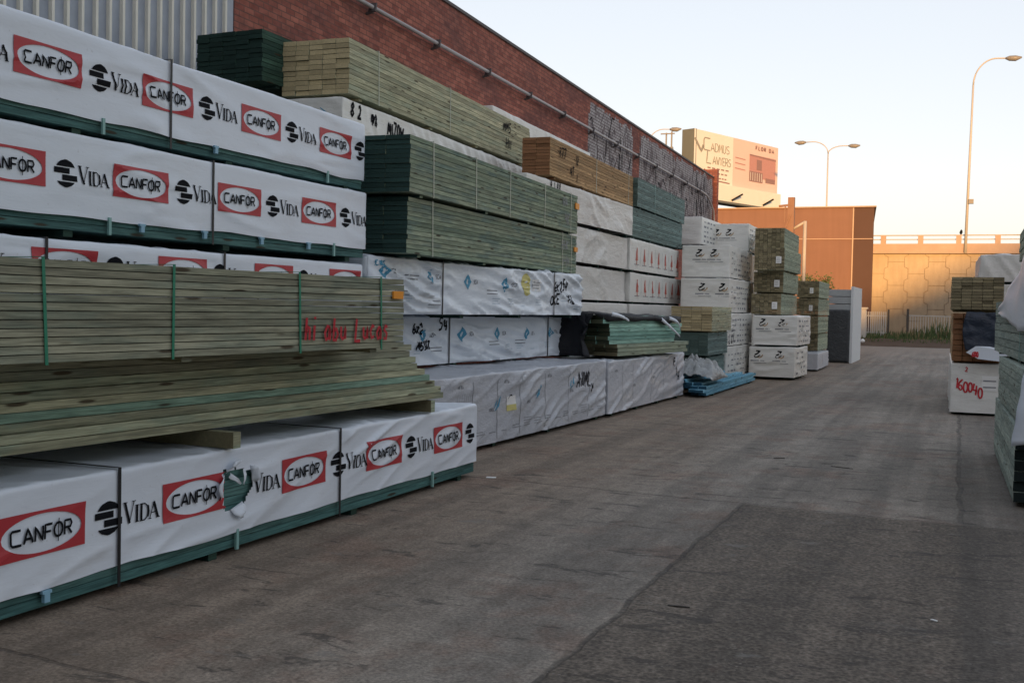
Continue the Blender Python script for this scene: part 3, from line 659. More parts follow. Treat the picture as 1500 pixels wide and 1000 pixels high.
wrapped('white pack seen along its side, right under the far end of the graffiti', (-6.0, 27.3, .02, 3.27), 5, 1.1, .68, 'wrap_warm', group=WHITES, deco=swirl([]), straps=(3.9,), amp=.02, ang=1.5, res=.05)
wrapped('white pack with two black swirls directly under the lowest labelled bare pack end', (-3.44, 26.2, .02, .82), 2.1, 1.04, .69, 'wrap_warm', deco=swirl([(.25, .52), (.7, .52)], ink=[('XX', .6, .2, .25), ('X', 1.2, .1, .2)]), **kw)
wrapped('white pack with two black swirls on the ground under the bare pack ends', (-3.46, 26.07, .03, .07), 1.9, 1.07, .70, 'wrap_warm', deco=swirl([(.22, .52), (.72, .52)]), **kw)
# ---- bare packs showing their ends
EP = 'bare packs seen from their ends beyond the white packs'
def lab(u, v, w_=.13, h_=.17):
    def d(mb, fr, en, rnd):
        spans(mb, en, lambda z: [(u, u+w_)], v, v+h_, 1, .06)
        for k in range(3): ribbon(mb, en, [(u+.02, v+.04+.04*k), (u+w_*.7, v+.04+.04*k)], .008, 2, .006)
        return ['fargreen', 'label', 'greyprint']
    return d
bare('topmost bare pack of the five high column, without a paper label', (-4.05, 28.0, -.02, 3.21), 3.2, .73, .50, 'fargreen', 12, 7, group=EP)
bare('bare pack with a white paper label, second from the top of the tall column', (-3.87, 26.85, 0, 2.61), 3.0, .72, .535, 'fargreen', 12, 7, group=EP, deco=lab(.52, .16))
bare('bare pack with a white paper label, third from the top of the tall column', (-3.93, 27.2, -.01, 2.08), 2.9, .72, .50, 'fargreen', 12, 7, group=EP, deco=lab(.5, .13))
bare('bare pack with a white paper label, resting on the white packs of the tall column', (-3.95, 27.05, 0, 1.54), 2.8, .72, .50, 'fargreen', 12, 7, group=EP, deco=lab(.5, .13))
bare('bare pack with a paper label, top of the lower far column before the grey stack', (-3.68, 32.5, -.02, 2.035), 3.3, .62, .48, 'fargreen', 11, 6, group=EP, deco=lab(.36, .12, .1, .16))
bare('bare pack with a paper label, second from the top of the lower far column', (-3.62, 31.9, -.01, 1.53), 3.2, .62, .47, 'fargreen', 11, 6, group=EP, deco=lab(.36, .12, .1, .16))
bare('bare pack in the middle of the lower far column', (-3.58, 31.6, .0, 1.025), 2.6, .62, .47, 'fargreen', 11, 6, group=EP)
bare('bare pack second from the bottom of the lower far column', (-3.64, 32.2, .01, .52), 2.3, .62, .47, 'fargreen', 11, 6, group=EP)
wrapped('small white wrapped pack at the foot of the lower far column', (-3.45, 30.6, -.02, .05), 3.2, 1.1, .44, 'wrap_grey', group=WHITES, amp=.03, ang=.5, wl=.2, res=.05)
# ---- packs behind the teal boards
bare('small pack of tan boards beyond the pale teal boards', (-4.47, 21.5, .0, 1.19), 2.0, .83, .49, 'tan', 9, 4, group=STR)
bare('small grey green pack under the small tan pack, behind the blue boards', (-4.55, 21.55, .0, .70), 2.0, .74, .46, 'greygreen', 9, 4, group=STR)
bare('green pack at the very bottom behind the crumpled sheet', (-4.6, 21.6, 0, .06), 1.9, .74, .60, 'greygreen', 9, 4, group=STR)
# ---- pale teal loose boards on the second grey pack
TB = 'pale teal loose boards under the black tarpaulin'
tl = [(.0, 2.95, 'fargreen'), (0.02, 2.9, 'fargreen'), (-.03, 2.98, 'fargreen'), (-.32, 2.3, 'tealpile'), (-.35, 2.35, 'tealpile'), (-.30, 2.6, 'tealpile'), (-.34, 2.55, 'tealpile'), (-.32, 2.65, 'tealpile'), (-.55, 2.2, 'tealpile'), (-.5, 1.9, 'tealpile')]
names = ['lowest', 'second lowest', 'third lowest', 'fourth lowest', 'fifth from the bottom', 'sixth from the bottom', 'fourth from the top', 'third from the top', 'second from the top', 'topmost']
for i, (ya, yb, mt) in enumerate(tl):
    for j in range(4):
        mb = MB(); t = .063; z = .87+i*t
        x0 = -j*.21+rb.uniform(-.015, .015)
        mb.box(x0-.2, x0, ya+rb.uniform(-.04, .04)*(j > 0), yb, 0, t-.006, 0, rb.random())
        o = mb.build('timber_board', mt); o.location = (-4.80, 16.15, z); o.rotation_euler = (0, 0, -.14)
        tag(o, f"{'grey green' if i < 3 else 'pale teal'} loose board at the front of the tarpaulin pile, {names[i]}" if j == 0 else 'loose board hidden inside the pile under the black tarpaulin', 'board', TB)
# black tarpaulin draped over its near end and top
def drape(name, P, mat, label, cat, th=.004, m=0, **k):
    mb = MB(); mb.grid(P, 0); o = mb.build(name, mat, None, True)
    o.modifiers.new('thickness', 'SOLIDIFY').thickness = th
    return tag(o, label, cat, **k)
cosr, sinr = cos(-.14), sin(-.14)
def T(x, y, z): return (-4.80+x*cosr-y*sinr, 16.15+x*sinr+y*cosr, z)
def nz(*a): return noise.noise(a)
P = []
for a in range(15):                      # across, from front (0) to back
    u = a/14; row = []
    for b in range(30):
        v = b/29
        x = .05-.95*u
        if v < .45:                       # hanging over the near end
            y = -.62-.10*(1-v/.45)-.06*sin(u*9)*(1-v/.45); z = .88+(1.52-.88)*v/.45; x += .05*nz(u*3, v*5, 1)
            if u < .25: x = .05-.95*(u) - (.38-u)*.9*(1-abs(v/.45-.5))
        else:
            w = (v-.45)/.55; y = -.6+w*3.1; z = 1.53+.05*nz(u*4, w*6, 2)-.05*w
            if a == 0: z -= .10+.09*nz(w*7, 1, 5); x = .035+.03*nz(w*9, 0, 4)
            if a == 1: x = .03
        row.append(T(x+.0, y+.04*nz(u*5, v*7, 3), z+.02*nz(u*9, v*9, 8)))
    P.append(row)
drape('black_tarpaulin', P, 'blacktarp', 'black tarpaulin draped over the near end and top of the pale teal boards', 'tarpaulin')
for k, (a, b, c, d) in enumerate([((.09, -.45, 1.52), (.1, -.1, 1.5), (.10, .15, 1.42), 'curled white film strip over the near top edge of the tarpaulin pile'), ((.09, 1.5, 1.44), (.11, 1.9, 1.30), (.1, 2.3, 1.15), 'long torn white film strip hanging down at the far end of the tarpaulin pile'), ((.06, 1.9, 1.46), (.12, 2.3, 1.40), (.1, 2.28, 1.28), 'short torn white film loop at the far end of the tarpaulin pile')]):
    p0, p1, p2 = Vector(T(*a)), Vector(T(*b)), Vector(T(*c)); P = []
    for i in range(13):
        t = i/12; q = p0*(1-t)**2+p1*2*t*(1-t)+p2*t*t; w_ = .03*(1-.5*t)+.008*nz(i*.7, k, 1)
        P.append([q+Vector((0, 0, w_)), q+Vector((.012, 0, 0)), q-Vector((0, 0, w_))])
    drape('torn_film_strip', P, 'wrap', d, 'film scrap', group='torn film strips')
# ---- blue boards on the ground
BB = 'blue primed boards in the low pile on the ground'
bl = [(-4.20, 19.85, 5.3, .04), (-4.24, 19.75, 5.2, .085), (-4.22, 19.95, 5.25, .13), (-4.36, 19.9, 4.9, .04), (-4.38, 19.8, 4.9, .085), (-4.37, 19.9, 4.7, .13), (-4.34, 20.1, 4.2, .175), (-4.5, 20.0, 3.6, .175), (-4.52, 20.0, 3.7, .13), (-4.6, 19.9, 3.7, .22), (-4.7, 19.8, 3.7, .13), (-4.72, 19.8, 1.7, .265)]
bd = ['front board lying on the ground', 'front board, second layer', 'front board, third layer and brightest', 'second board in, on the ground', 'second board in, second layer', 'second board in, third layer', 'board of the fourth layer with its near end set back', 'inner board of the fourth layer', 'inner board under the fourth layer', 'board of the fifth layer by the crumpled sheet', 'innermost board beside the second grey pack', 'short topmost board under the crumpled sheet']
for (x, y, L, z), d in zip(bl, bd):
    mb = MB(); mb.box(-.14, 0, 0, L, 0, .05, 0, rb.random()); o = mb.build('timber_board', 'bluewood'); o.location = (x, y, .04+(z-.04)*1.24); o.rotation_euler = (0, 0, rb.uniform(-.008, .008))
    tag(o, 'blue primed board: '+d, 'board', BB)
for yy in (20.5, 22.6, 24.4):
    mb = MB(); mb.box(-.55, 0, -.04, .04, 0, .036); o = mb.build('bearer_block', 'darkgreen'); o.location = (-4.2, yy, .0)
    tag(o, 'dark bearer hidden under the blue board pile', 'bearer', 'bearers under the blue boards')
P = []
for a in range(44):
    row = []
    for b in range(40):
        u, v = a/43, b/39; h = .36*math.sqrt(max(0, 1-(2*u-1)**2))*(.35+.65*(1-(2*v-1)**2))
        n = abs(nz(u*4, v*6, 1))*.26+abs(nz(u*9, v*10, 2))*.13-.06
        row.append((-4.98+.85*u+.05*nz(v*5, u*3, 7), 20.05+1.5*v+.08*nz(u*4, v*3, 9), .30+h*.85+n*min(1, h*4)))
    P.append(row)
drape('crumpled_plastic_sheet', P, 'crumple', 'crumpled grey white plastic sheet heaped on the blue boards', 'plastic sheet')
# ---- grey tall stack
t = thing('grey_panel_stack', 'tall grey stack with a dark sheet over its end, last in the left row', 'panel stack', (-3.12, 36.6, 0), 0)
mb = MB()
for k in range(10): mb.box(-.72, -.03, .0, 3.2, .02+k*.236, .02+(k+1)*.236-.02)
mb.build('panels', 'greypanel', t)
mb = MB(); mb.box(-.028, .05, -.04, 3.3, 0, 2.46); mb.build('side_board', 'greyside', t)
P = [[(-.74+.70*a/12+.01*nz(a, b*.5, 1), -.05-.03*abs(nz(a*.4, b*.9, 3)), .03+1.68*b/24) for b in range(25)] for a in range(13)]
mb = MB(); mb.grid(P); o = mb.build('dark_sheet', 'greymesh', t, True); o.modifiers.new('thickness', 'SOLIDIFY').thickness = .006

# ------------------------------------------------------------------ right side
RG = 'pale green packs at the right edge'
bare('pale green strapped pack on the ground at the right edge, its near end dark', (.485, 10.06, -.01, .045), 3.8, 1.1, .62, 'rightgreen', 7, 4, side=1, group=RG, jy=.03, gap=.007)
bare('pale green strapped pack at the right edge, second from the ground', (.53, 9.95, -.022, .69), 3.35, 1.1, .475, 'rightgreen', 7, 4, side=1, group=RG, jy=.03, gap=.007)
bare('pale green strapped pack under the white flap at the right edge', (.61, 9.7, -.04, 1.195), 4.5, 1.1, .575, 'rightgreen', 7, 4, side=1, straps=(1.4,), strapmat='strap_teal', group=RG, gap=.006)
wrapped('white wrapped pack on the pale green packs at the right edge', (.72, 9.3, -.02, 1.80), 2.9, 1.05, .42, 'wrap_old', side=1, group=WHITES, amp=.04, res=.05)
bare('weathered brown pack at the top of the right edge stack', (.64, 9.6, .01, 2.27), 5.2, 1.1, .34, 'fargreen', 6, 4, side=1, group=STR, bearers=True)
P = []
for a in range(18):
    u = a/17; y = 13.1-3.8*u; row = []
    for b in range(14):
        v = b/13; zt = 1.70+.50*min(1, u*1.25); zb = 1.63-.16*min(1, u*1.5)+.04*nz(u*6, 2, 2)
        row.append((.445+.15*u+.03*nz(u*5, v*2, 6)-.04*sin(v*pi)*u-.02*v, y+.04*nz(v*4, u*4, 1), zt+(zb-zt)*v))
    P.append(row)
drape('hanging_film_flap', P, 'wrap', 'loose white film flap hanging over the pale green pack at the right edge', 'film flap')
P = []
for a in range(12):
    u = a/11; row = []
    for b in range(14):
        v = b/13; x = .46+.75*u; z = 1.14-(.60-.12*u)*v; row.append((x+.03*nz(v*3, u*3, 1), 9.90-.08*v-.05*nz(u*6, v*2, 4), z+.12*(1-u)*0))
    P.append(row[: ])
P = [[(.53-.08*(b/13)+(x-.46), y, z) for b, (x, y, z) in enumerate(r)] for r in P]
drape('hanging_film_sheet', P, 'wrap', 'white film sheet hanging down over the near end of the lower right packs', 'film flap')
# J column
def j3(mb, w, rnd):
    g = w.fn('near'); rr = random.Random(9)
    st, e = glyphs('160040', .08, .40, .17, .62, .08, .12, .05, rr)
    for k, q in enumerate(st): ribbon(mb, g, [(a, b-(a-.08)*.38) for a, b in q], .026, 1, .008)
    st, e = glyphs('2', .22, .66, .07, .8, .2)
    for q in st: ribbon(mb, g, q, .018, 1, .008)
    spans(mb, g, lambda z: [(.47, .70)], .36, .60, 2, .05)
    for k in (.42, .52): ribbon(mb, g, [(.49, k), (.68, k)], .018, 3, .009)
    return ['wrap_warm', 'redink', 'label', 'greyprint']
wrapped('white pack on the ground at right with red handwritten numbers and label', (-.06, 19.0, -.01, .045), 5, .78, .79, 'wrap_warm', side=1, group=WHITES, deco=j3, amp=.015, ang=1.4, res=.04)
bare('orange brown pack half covered by a dark tarpaulin, on the white pack at right', (-.05, 19.0, -.01, .87), 5, .78, .77, 'brown', 9, 5, side=1, group=STR, jy=.03, gap=.008)
P = []
for a in range(20):
    u = a/19; row = []
    for b in range(22):
        v = b/21; x = .15+.62*u; z = 1.66-.66*v+.02*nz(u*5, v*2, 5)+.14*v*(u-.4)*-1
        row.append((x-.05*sin(v*pi)*(1-u)+.0, 18.90-.05*v-.06*abs(nz(u*5, v*3, 2)), z))
    P.append(row)
drape('dark_tarpaulin', P, 'bluetarp', 'dark blue tarpaulin hanging over the end of the orange brown pack at right', 'tarpaulin')
mb = MB(); pts = [(.16, 1.02), (.34, .92), (.76, .88), (.76, 1.06), (.5, 1.12), (.3, 1.12)]
fl = lambda u, v, o=0: (u, 18.80-o-.02*sin(u*9), v)
mb.poly([fl(*p) for p in pts], 0)
st, e = glyphs('600 46', .25, .955, .085, .5, .12, .1, 0, random.Random(4))
for q in st: ribbon(mb, fl, q, .018, 1, .004)
o = mb.build('marked_film_flap', ['wrap', 'redink']); tag(o, 'white film flap with red numbers hanging below the dark tarpaulin', 'film flap')
bare('tan green pack end on top of the dark tarpaulin at right', (-.09, 18.95, 0, 1.70), 5, .78, .52, 'fargreen', 11, 5, side=1, group=STR)
for z, h, lab_, g in ((2.31, .55, 'bulky white wrapped pack behind the tan green pack end at right, uppermost', WHITES), (1.70, .56, 'white wrapped pack below the uppermost one behind the right stack', WHITES), (1.05, .6, 'plain white wrapped pack buried behind the right stack', 'buried white packs')):
    wrapped(lab_, (.42 if z > 2 else .6, 24.5, -.01, z), 4, 1.3, h, 'wrap_old', side=1, group=g, amp=.06, ang=.6, wl=.3, res=.05)

# ------------------------------------------------------------------ brick building
t_ = NT('red_brick'); sp = t_.n('ShaderNodeSeparateXYZ'); t_.l(t_.tc.outputs['Object'], sp.inputs[0])
cb = t_.n('ShaderNodeCombineXYZ'); t_.l(t_.math('ADD', sp.outputs[1], sp.outputs[0]), cb.inputs[0]); t_.l(sp.outputs[2], cb.inputs[1])
def brick(tt, v):
    b = tt.n('ShaderNodeTexBrick'); tt.l(v, b.inputs['Vector']); b.inputs['Scale'].default_value = 1
    b.inputs['Brick Width'].default_value = .235; b.inputs['Row Height'].default_value = .086; b.inputs['Mortar Size'].default_value = .009
    b.inputs['Mortar Smooth'].default_value = .3; b.inputs['Bias'].default_value = -.1; return b
b_ = brick(t_, cb.outputs[0]); b_.inputs['Color1'].default_value = (.40, .15, .11, 1); b_.inputs['Color2'].default_value = (.24, .082, .064, 1); b_.inputs['Mortar'].default_value = (.15, .085, .07, 1)
pn = t_.noise(t_.mapv((.5, .35, .7)), 1.2, 6, .65); pn2 = t_.noise(t_.mapv((1, 4, 11)), 1.1, 3, .6)
c_ = t_.mix(t_.math('MULTIPLY', t_.ramp(pn, .46, .62), .6), b_.outputs[0], (.14, .07, .065))
c_ = t_.mix(1., c_, t_.mix(t_.ramp(pn2, .3, .7), (.85, .85, .85), (1.2, 1.2, 1.2)), 'MULTIPLY')
t_.base(c_, .9, .15); t_.bump(b_.outputs['Fac'], -.4, .01); M['brick'] = t_.m
t_ = NT('silver_graffiti_paint'); sp = t_.n('ShaderNodeSeparateXYZ'); t_.l(t_.tc.outputs['Object'], sp.inputs[0])
cb = t_.n('ShaderNodeCombineXYZ'); t_.l(t_.math('ADD', sp.outputs[1], sp.outputs[0]), cb.inputs[0]); t_.l(sp.outputs[2], cb.inputs[1])
b_ = brick(t_, cb.outputs[0]); b_.inputs['Mortar Size'].default_value = .012
for k in ('Color1', 'Color2'): b_.inputs[k].default_value = (.44, .42, .42, 1)
b_.inputs['Color2'].default_value = (.30, .27, .28, 1)
b_.inputs['Mortar'].default_value = (.09, .06, .06, 1)
pn = t_.noise(t_.mapv((1, 1.8, 1.1)), 2.2, 5, .7)
t_.base(t_.mix(t_.ramp(pn, .52, .62), b_.outputs[0], (.10, .07, .075)), .7, .2); M['silver'] = t_.m
M['greyfade'] = flat('pale_graffiti_line', (.5, .48, .48), .7)
M['darkfade'] = flat('dark_graffiti_line', (.12, .095, .10), .8)
M['coping'] = flat('dark_coping', (.10, .09, .09), .6)
M['pipe'] = flat('grey_pipe', (.42, .40, .40), .45, .1)
M['sheet'] = flat('blue_grey_sheeting', (.36, .40, .46), .35, .35, sc=2.2)
M['rib'] = flat('cream_rib', (.80, .78, .68), .5, .1)
M['concrete_dark'] = flat('dark_roof', (.10, .10, .10))

BA = .027
bb = thing('brick_warehouse', 'long red brick warehouse with graffiti at its far end, behind the stacked packs', 'warehouse', (-8.9, 0, 0), BA)
mb = MB(); mb.box(-24, 0, 12.46, 48.7, 0, 7.5); mb.build('brick_wall', 'brick', bb)
mb = MB(); mb.box(-.75, .16, 48.72, 49.1, 0, 7.9); mb.build('end_pier', 'brick', bb)
mb = MB(); mb.box(-.3, .035, 12.46, 48.7, 7.5, 7.56); mb.build('coping', 'coping', bb)
mb = MB(); mb.box(-24, -.3, -8, 48.7, 7.503, 7.53); mb.build('roof', 'concrete_dark', bb)
mb = MB()
pz = 6.56
mb.tube([(.12, y, pz) for y in (12.6, 20, 30, 40, 45.5)]+[(.12, 46.6, pz-.05), (.13, 47.3, pz-.25), (.14, 48.1, pz-.55), (.14, 48.35, 5.6), (.14, 48.4, 1.2)], .038, 8)
mb.build('pipe', 'pipe', bb, True)
for k in range(13):
    mb = MB(); y = 13.6+2.6*k; mb.beam((0, y, pz-.1), (.13, y, pz-.07), .04); mb.beam((.12, y-.02, pz-.08), (.12, y+.02, pz+.07), .14, .03); mb.build('pipe_bracket', 'coping', bb)
mb = MB(); mb.box(-.06, -.01, -8, 12.45, 1.0, 9.0); rr = random.Random(1)
k = -8
while k < 12.4:
    mb.box(-.01, .04, k, k+.04, 1.0, 9.0, 1); k += .222
mb.build('ribbed_cladding', ['sheet', 'rib'], bb)
mb = MB(); mb.box(-.3, .02, -8, 12.45, 0, 1.0); mb.build('plinth', 'brick', bb)
# graffiti painted on the far half
mb = MB(); rr = random.Random(12)
def wf(u, v, o=0): return (.004+o, u, v)
y = 29.2
blocks = [(29.2, 34.2), (35.1, 48.5)]
for a, b in blocks:
    n = int((b-a)/.16)
    for i in range(n):
        u0, u1 = a+(b-a)*i/n, a+(b-a)*(i+1)/n; e0 = .25*nz(u0*1.3, 1, 1)+.12*nz(u0*6, 2, 2)
        t0 = min(7.47, 7.36+e0); z0 = 4.4+.7*nz(u0*.7, 3, 3)
        if i in (0, n-1): t0 -= .3
        u0 += 0; mb.quad(wf(u0, z0), wf(u1, z0), wf(u1, t0), wf(u0, t0), 0)
for a, b in blocks:                        # letter strokes
    x = a+.1
    while x < b-.3:
        w_ = rr.uniform(.3, .9); z_ = rr.uniform(4.9, 6.9); q = [(x, z_)]
        for _ in range(rr.randint(2, 5)): q.append((max(a, min(b, q[-1][0]+rr.uniform(-.5, .5)*w_)), max(4.6, min(7.3, q[-1][1]+rr.uniform(-.8, .8)))))
        ribbon(mb, wf, q, rr.uniform(.025, .07), rr.choice((1, 3, 3, 2)), .005, .1)
        if rr.random() < .12: ribbon(mb, wf, [(x, z_), (x+.25, z_-.1), (x+.3, z_+.15)], .2, 3, .0055, .1, .7)
        x += rr.uniform(.04, .22)
mb.build('graffiti', ['silver', 'black', 'greyfade', 'darkfade'], bb)

# ------------------------------------------------------------------ far buildings
t_ = NT('orange_brown_render'); n1 = t_.noise(t_.mapv((.25, .25, .9)), 1.5, 5, .6)
n2 = t_.noise(t_.mapv((3, 3, .25)), 1.2, 4, .6)
t_.base(t_.mix(1., t_.mix(n1, (.19, .105, .076), (.235, .132, .095)), t_.mix(n2, (.85, .85, .85), (1.1, 1.1, 1.1)), 'MULTIPLY'), .85, .2); M['terracotta'] = t_.m
M['brownpanel'] = flat('dark_brown_render', (.085, .048, .038), .8, .15, sc=.6)
M['trim'] = flat('pale_roof_trim', (.42, .30, .22), .6)
o = thing('brown_building', 'plain orange brown flat roofed building with a darker right corner', 'building', (0, 64, 0))
def prism(mb, x0, x1, xb, y0, y1, z0, z1, m=0):
    p = [(x0, y0), (x1, y0), (xb, y1), (x0, y1)]
    mb.poly([(a, b, z1) for a, b in p], m); mb.poly([(a, b, z0) for a, b in p[::-1]], m)
    for k in range(4): a, b = p[k], p[(k+1) % 4]; mb.quad((*a, z0), (*b, z0), (*b, z1), (*a, z1), m)
mb = MB(); mb.box(-36, -5.505, 0, 14, 0, 7.53); mb.build('wall', 'terracotta', o)
mb = MB(); prism(mb, -5.5, -4.40, -5.49, -.004, 14, 0, 7.53); mb.build('corner_panel', 'brownpanel', o)
mb = MB(); prism(mb, -36, -4.28, -5.4, -.12, 14.1, 7.533, 7.60); mb.build('roof_trim', 'trim', o)
mb = MB(); mb.box(-5.54, -5.47, -.06, -.0045, 0, 7.5); mb.build('downpipe', 'trim', o)
mb = MB(); mb.box(-12, -4.45, -.035, -.0046, 5.75, 5.79); mb.build('conduit', 'trim', o)
M['postwood'] = flat('brown_post_paint', (.24, .14, .10), .8)
M['cream'] = flat('cream_paint', (.42, .38, .33), .6)
M['steel'] = flat('galvanised_steel', (.42, .40, .37), .5, .1)
M['lampgrey'] = flat('lamp_head_grey', (.20, .19, .18), .4)
mb = MB(); mb.beam((-6.27, 45, 0), (-6.27, 45, 6.2), .25); mb.beam((-6.27, 44.9, 5.9), (-6.75, 44.9, 5.85), .08)
mb.beam((-6.5, 44.9, 5.85), (-6.5, 44.9, 5.2), .05); mb.beam((-6.27, 44.85, 5.5), (-6.45, 44.85, 5.0), .05)
tag(mb.build('utility_post', 'postwood'), 'brown square post standing in front of the orange brown building', 'post')
mb = MB(); mb.tube([(-5.72, 45, 0), (-5.72, 45, 5.25)], .07); mb.tube([(-5.72, 45, 5.22), (-6.25, 45, 4.9)], .05)
tag(mb.build('cream_pole', 'cream', None, True), 'cream pole with a diagonal strut beside the brown post', 'pole')

# overpass
t_ = NT('overpass_concrete'); n1 = t_.noise(t_.mapv((.5, .5, .5)), 1.4, 6, .65); n2 = t_.noise(t_.mapv((2.5, 2.5, .5)), 1.5, 4, .6)
t_.base(t_.mix(1., t_.mix(n1, (.36, .28, .20), (.52, .42, .29)), t_.mix(n2, (.8, .8, .8), (1.12, 1.12, 1.12)), 'MULTIPLY'), .9, .15); t_.bump(n2, .3, .02); M['concrete'] = t_.m
M['joint'] = flat('concrete_joint', (.31, .245, .175))
M['fascia'] = flat('parapet_concrete', (.40, .29, .22), .85, .2, sc=1.2)
o = thing('overpass', 'concrete overpass with patterned panel wall and open railing, lit by low sun', 'overpass', (0, 80, 0))
mb = MB(); mb.box(-60, 60, .03, 9, -.5, 5.85); mb.build('retaining_wall', 'joint', o)
mb = MB(); w, hx = 1.32, 1.62
for i in range(-30, 30):
    for j in range(-1, 5):
        cx, cz = i*w, .35+j*hx+(hx/2 if i % 2 else 0); g = .018
        c1, c2 = w/2+.12, w/2-.12                      # wide at mid height, narrow at the ends
        pts = [(cx-c2+g, cz-hx/2+g), (cx+c2-g, cz-hx/2+g), (cx+c2-g, cz-hx*.28), (cx+c1-g, cz-hx*.2), (cx+c1-g, cz+hx*.2), (cx+c2-g, cz+hx*.28), (cx+c2-g, cz+hx/2-g), (cx-c2+g, cz+hx/2-g), (cx-c2+g, cz+hx*.28), (cx-c1+g, cz+hx*.2), (cx-c1+g, cz-hx*.2), (cx-c2+g, cz-hx*.28)]
        pts = [(a, min(b, 5.84)) for a, b in pts]
        if cz-hx/2 > 5.7: continue
        dy = -.02-.015*random.Random(i*31+j).random()
        mb.poly([(a, dy, b) for a, b in pts]); k0 = len(mb.v)-12
        for q in range(12):
            a, b = mb.v[k0+q], mb.v[k0+(q+1) % 12]; mb.quad(a, (a[0], .05, a[2]), (b[0], .05, b[2]), b)
mb.build('wall_panels', 'concrete', o)
mb = MB(); mb.box(-60, 60, -.25, 9, 5.85, 6.45); mb.box(-60, 60, -.32, .0, 5.78, 5.85); mb.build('parapet', 'fascia', o)
x = -5.2-2.4*18
while x < 55:
    mb = MB(); mb.box(x-.17, x+.17, -.2, .15, 6.45, 7.02); mb.build('railing_post', 'fascia', o); x += 2.42
mb = MB(); mb.tube([(-60, 0, 7.06), (60, 0, 7.0)], .05, 6); mb.tube([(-60, 0, 6.76), (60, 0, 6.74)], .04, 6); mb.build('railing', 'steel', o)
mb = MB(); mb.box(-60, 60, .5, 8.9, 6.451, 6.46); mb.build('road_deck', 'coping', o)

def lamp(label, base, h, arms, r=.10, g='street lamps along the overpass', lean=0.):
    o = thing('street_lamp', label, 'street lamp', base, 0, g)
    mb = MB(); mb.tube([(0, 0, 0), (lean*.5, 0, h*.5), (lean, 0, h)], [r, r*.8, r*.6], 8); mb.build('pole', 'steel', o, True)
    for (dx, dz) in arms:
        mb = MB(); pts = [(lean+dx*(1-cos(a*pi/16)), 0, h+dz*sin(a*pi/16)) for a in range(9)]+[(lean+dx*1.45, 0, h+dz*.98)]
        mb.tube(pts, r*.5, 6); mb.build('arm', 'steel', o, True)
        mb = MB(); hx_, hz_ = lean+dx*1.45, h+dz*.98; L = .95*(1 if dx > 0 else -1)
        mb.tube([(hx_-.05*L, 0, hz_), (hx_+.2*L, 0, hz_-.02), (hx_+.6*L, 0, hz_-.04), (hx_+L, 0, hz_)], [.06, .17, .19, .05], 10); mb.build('lamp_head', 'lampgrey', o, True)
    return o
q = lamp('tall single arm street lamp on the overpass at right', (.42, 79.7, 5.8), 11.2, [(1.35, 1.7)], .10, lean=.16)
mb = MB(); mb.box(.10, .42, -.2, .1, 3.3, 3.6); mb.build('control_box', 'lampgrey', q)
lamp('double arm street lamp above the brown building', (-10.9, 100, 6), 9.6, [(-1.35, 1.1), (1.2, .65)], .09, lean=-.0)
lamp('single arm street lamp beside the billboard, above the brick wall', (-24.6, 90, 6), 9.2, [(1.35, 1.5)], .08)
mb = MB(); mb.tube([(0, 0, 0), (0, 0, .12), (.02, 0, .25), (.03, 0, .33)], [.04, .1, .08, .03], 8)
o = mb.build('bird', 'black', None, True); o.location = (.12, 79.98, 7.07); tag(o, 'small dark bird perched on the overpass railing', 'bird')

# billboard
M['billcream'] = flat('cream_poster', (.66, .65, .60), .6, .05, sc=.4)
M['billpink'] = flat('pink_poster', (.62, .48, .44), .6, .06, sc=.4)
M['billgrey'] = flat('grey_panel', (.115, .125, .115), .7, .1, sc=.4)
M['billtext'] = flat('grey_print_on_poster', (.26, .25, .22), .6)
M['billbrown'] = flat('brown_print', (.25, .15, .14), .6)
M['billmauve'] = flat('mauve_print', (.42, .22, .20), .6)
p0 = Vector((-22.4, 98)); p1 = Vector((-17.05, 112)); bd_ = (p1-p0); BL = 10.1; KB = bd_.length/BL; ang = math.atan2(bd_.y, bd_.x)
o = thing('billboard', 'large two poster billboard, cream and pink, beyond the end of the brick wall', 'billboard', (p0.x, p0.y, 0), ang)
Zt, Zb = 18.0, 13.4
mb = MB(); mb.box(0, BL*KB, .02, .5, Zb, Zt); mb.build('frame', 'billgrey', o)
fb = lambda u, v, off=0: (u*KB, .012-off, v+.2)
def rect(mb, a, b, c, d, m, off=0):
    if off == 0: c -= .2; d -= .2
    mb.quad(fb(a, c, off), fb(b, c, off), fb(b, d, off), fb(a, d, off), m)
def lines(mb, tx, s, z, h, wd, m, w=.8, gap=.28):
    st, e = glyphs(tx, s, z, h, w, gap)
    for q in st: ribbon(mb, fb, q, wd, m, .02, .3)
sp_ = BL*.44
mb = MB(); rect(mb, 0, sp_, Zb, Zt, 0); 
lines(mb, 'C', 1.05, 16.1, 1.1, .11, 1, .75); lines(mb, 'ADMUS', 1.85, 16.1, .75, .08, 1, .62, .12)
lines(mb, 'L', 1.4, 14.95, 1.1, .11, 1, .75); lines(mb, 'AWYERS', 2.1, 14.95, .72, .08, 1, .55, .10)
ribbon(mb, fb, [(.05, 17), (.5, 16.3), (.8, 15.9), (1.0, 16.5)], .22, 1, .02, .2)
ribbon(mb, fb, [(.6, 14.3), (.95, 14.0), (1.3, 14.3)], .3, 2, .02, .1)
for k, (a, b) in enumerate(((1.5, 4.1), (1.8, 3.9), (2.2, 3.8))): 
    for j in range(5): ribbon(mb, fb, [(a+(b-a)*j/5, 14.55-.42*k), (a+(b-a)*(j+.7)/5, 14.55-.42*k)], .12, 2, .02, .3)
ribbon(mb, fb, [(2.4, 13.45), (4.1, 13.4)], .12, 2, .02, .3)
mb.build('cream_poster', ['billcream', 'billtext', 'billbrown'], o)
mb = MB(); rect(mb, sp_+.004, BL, Zb, Zt, 0)
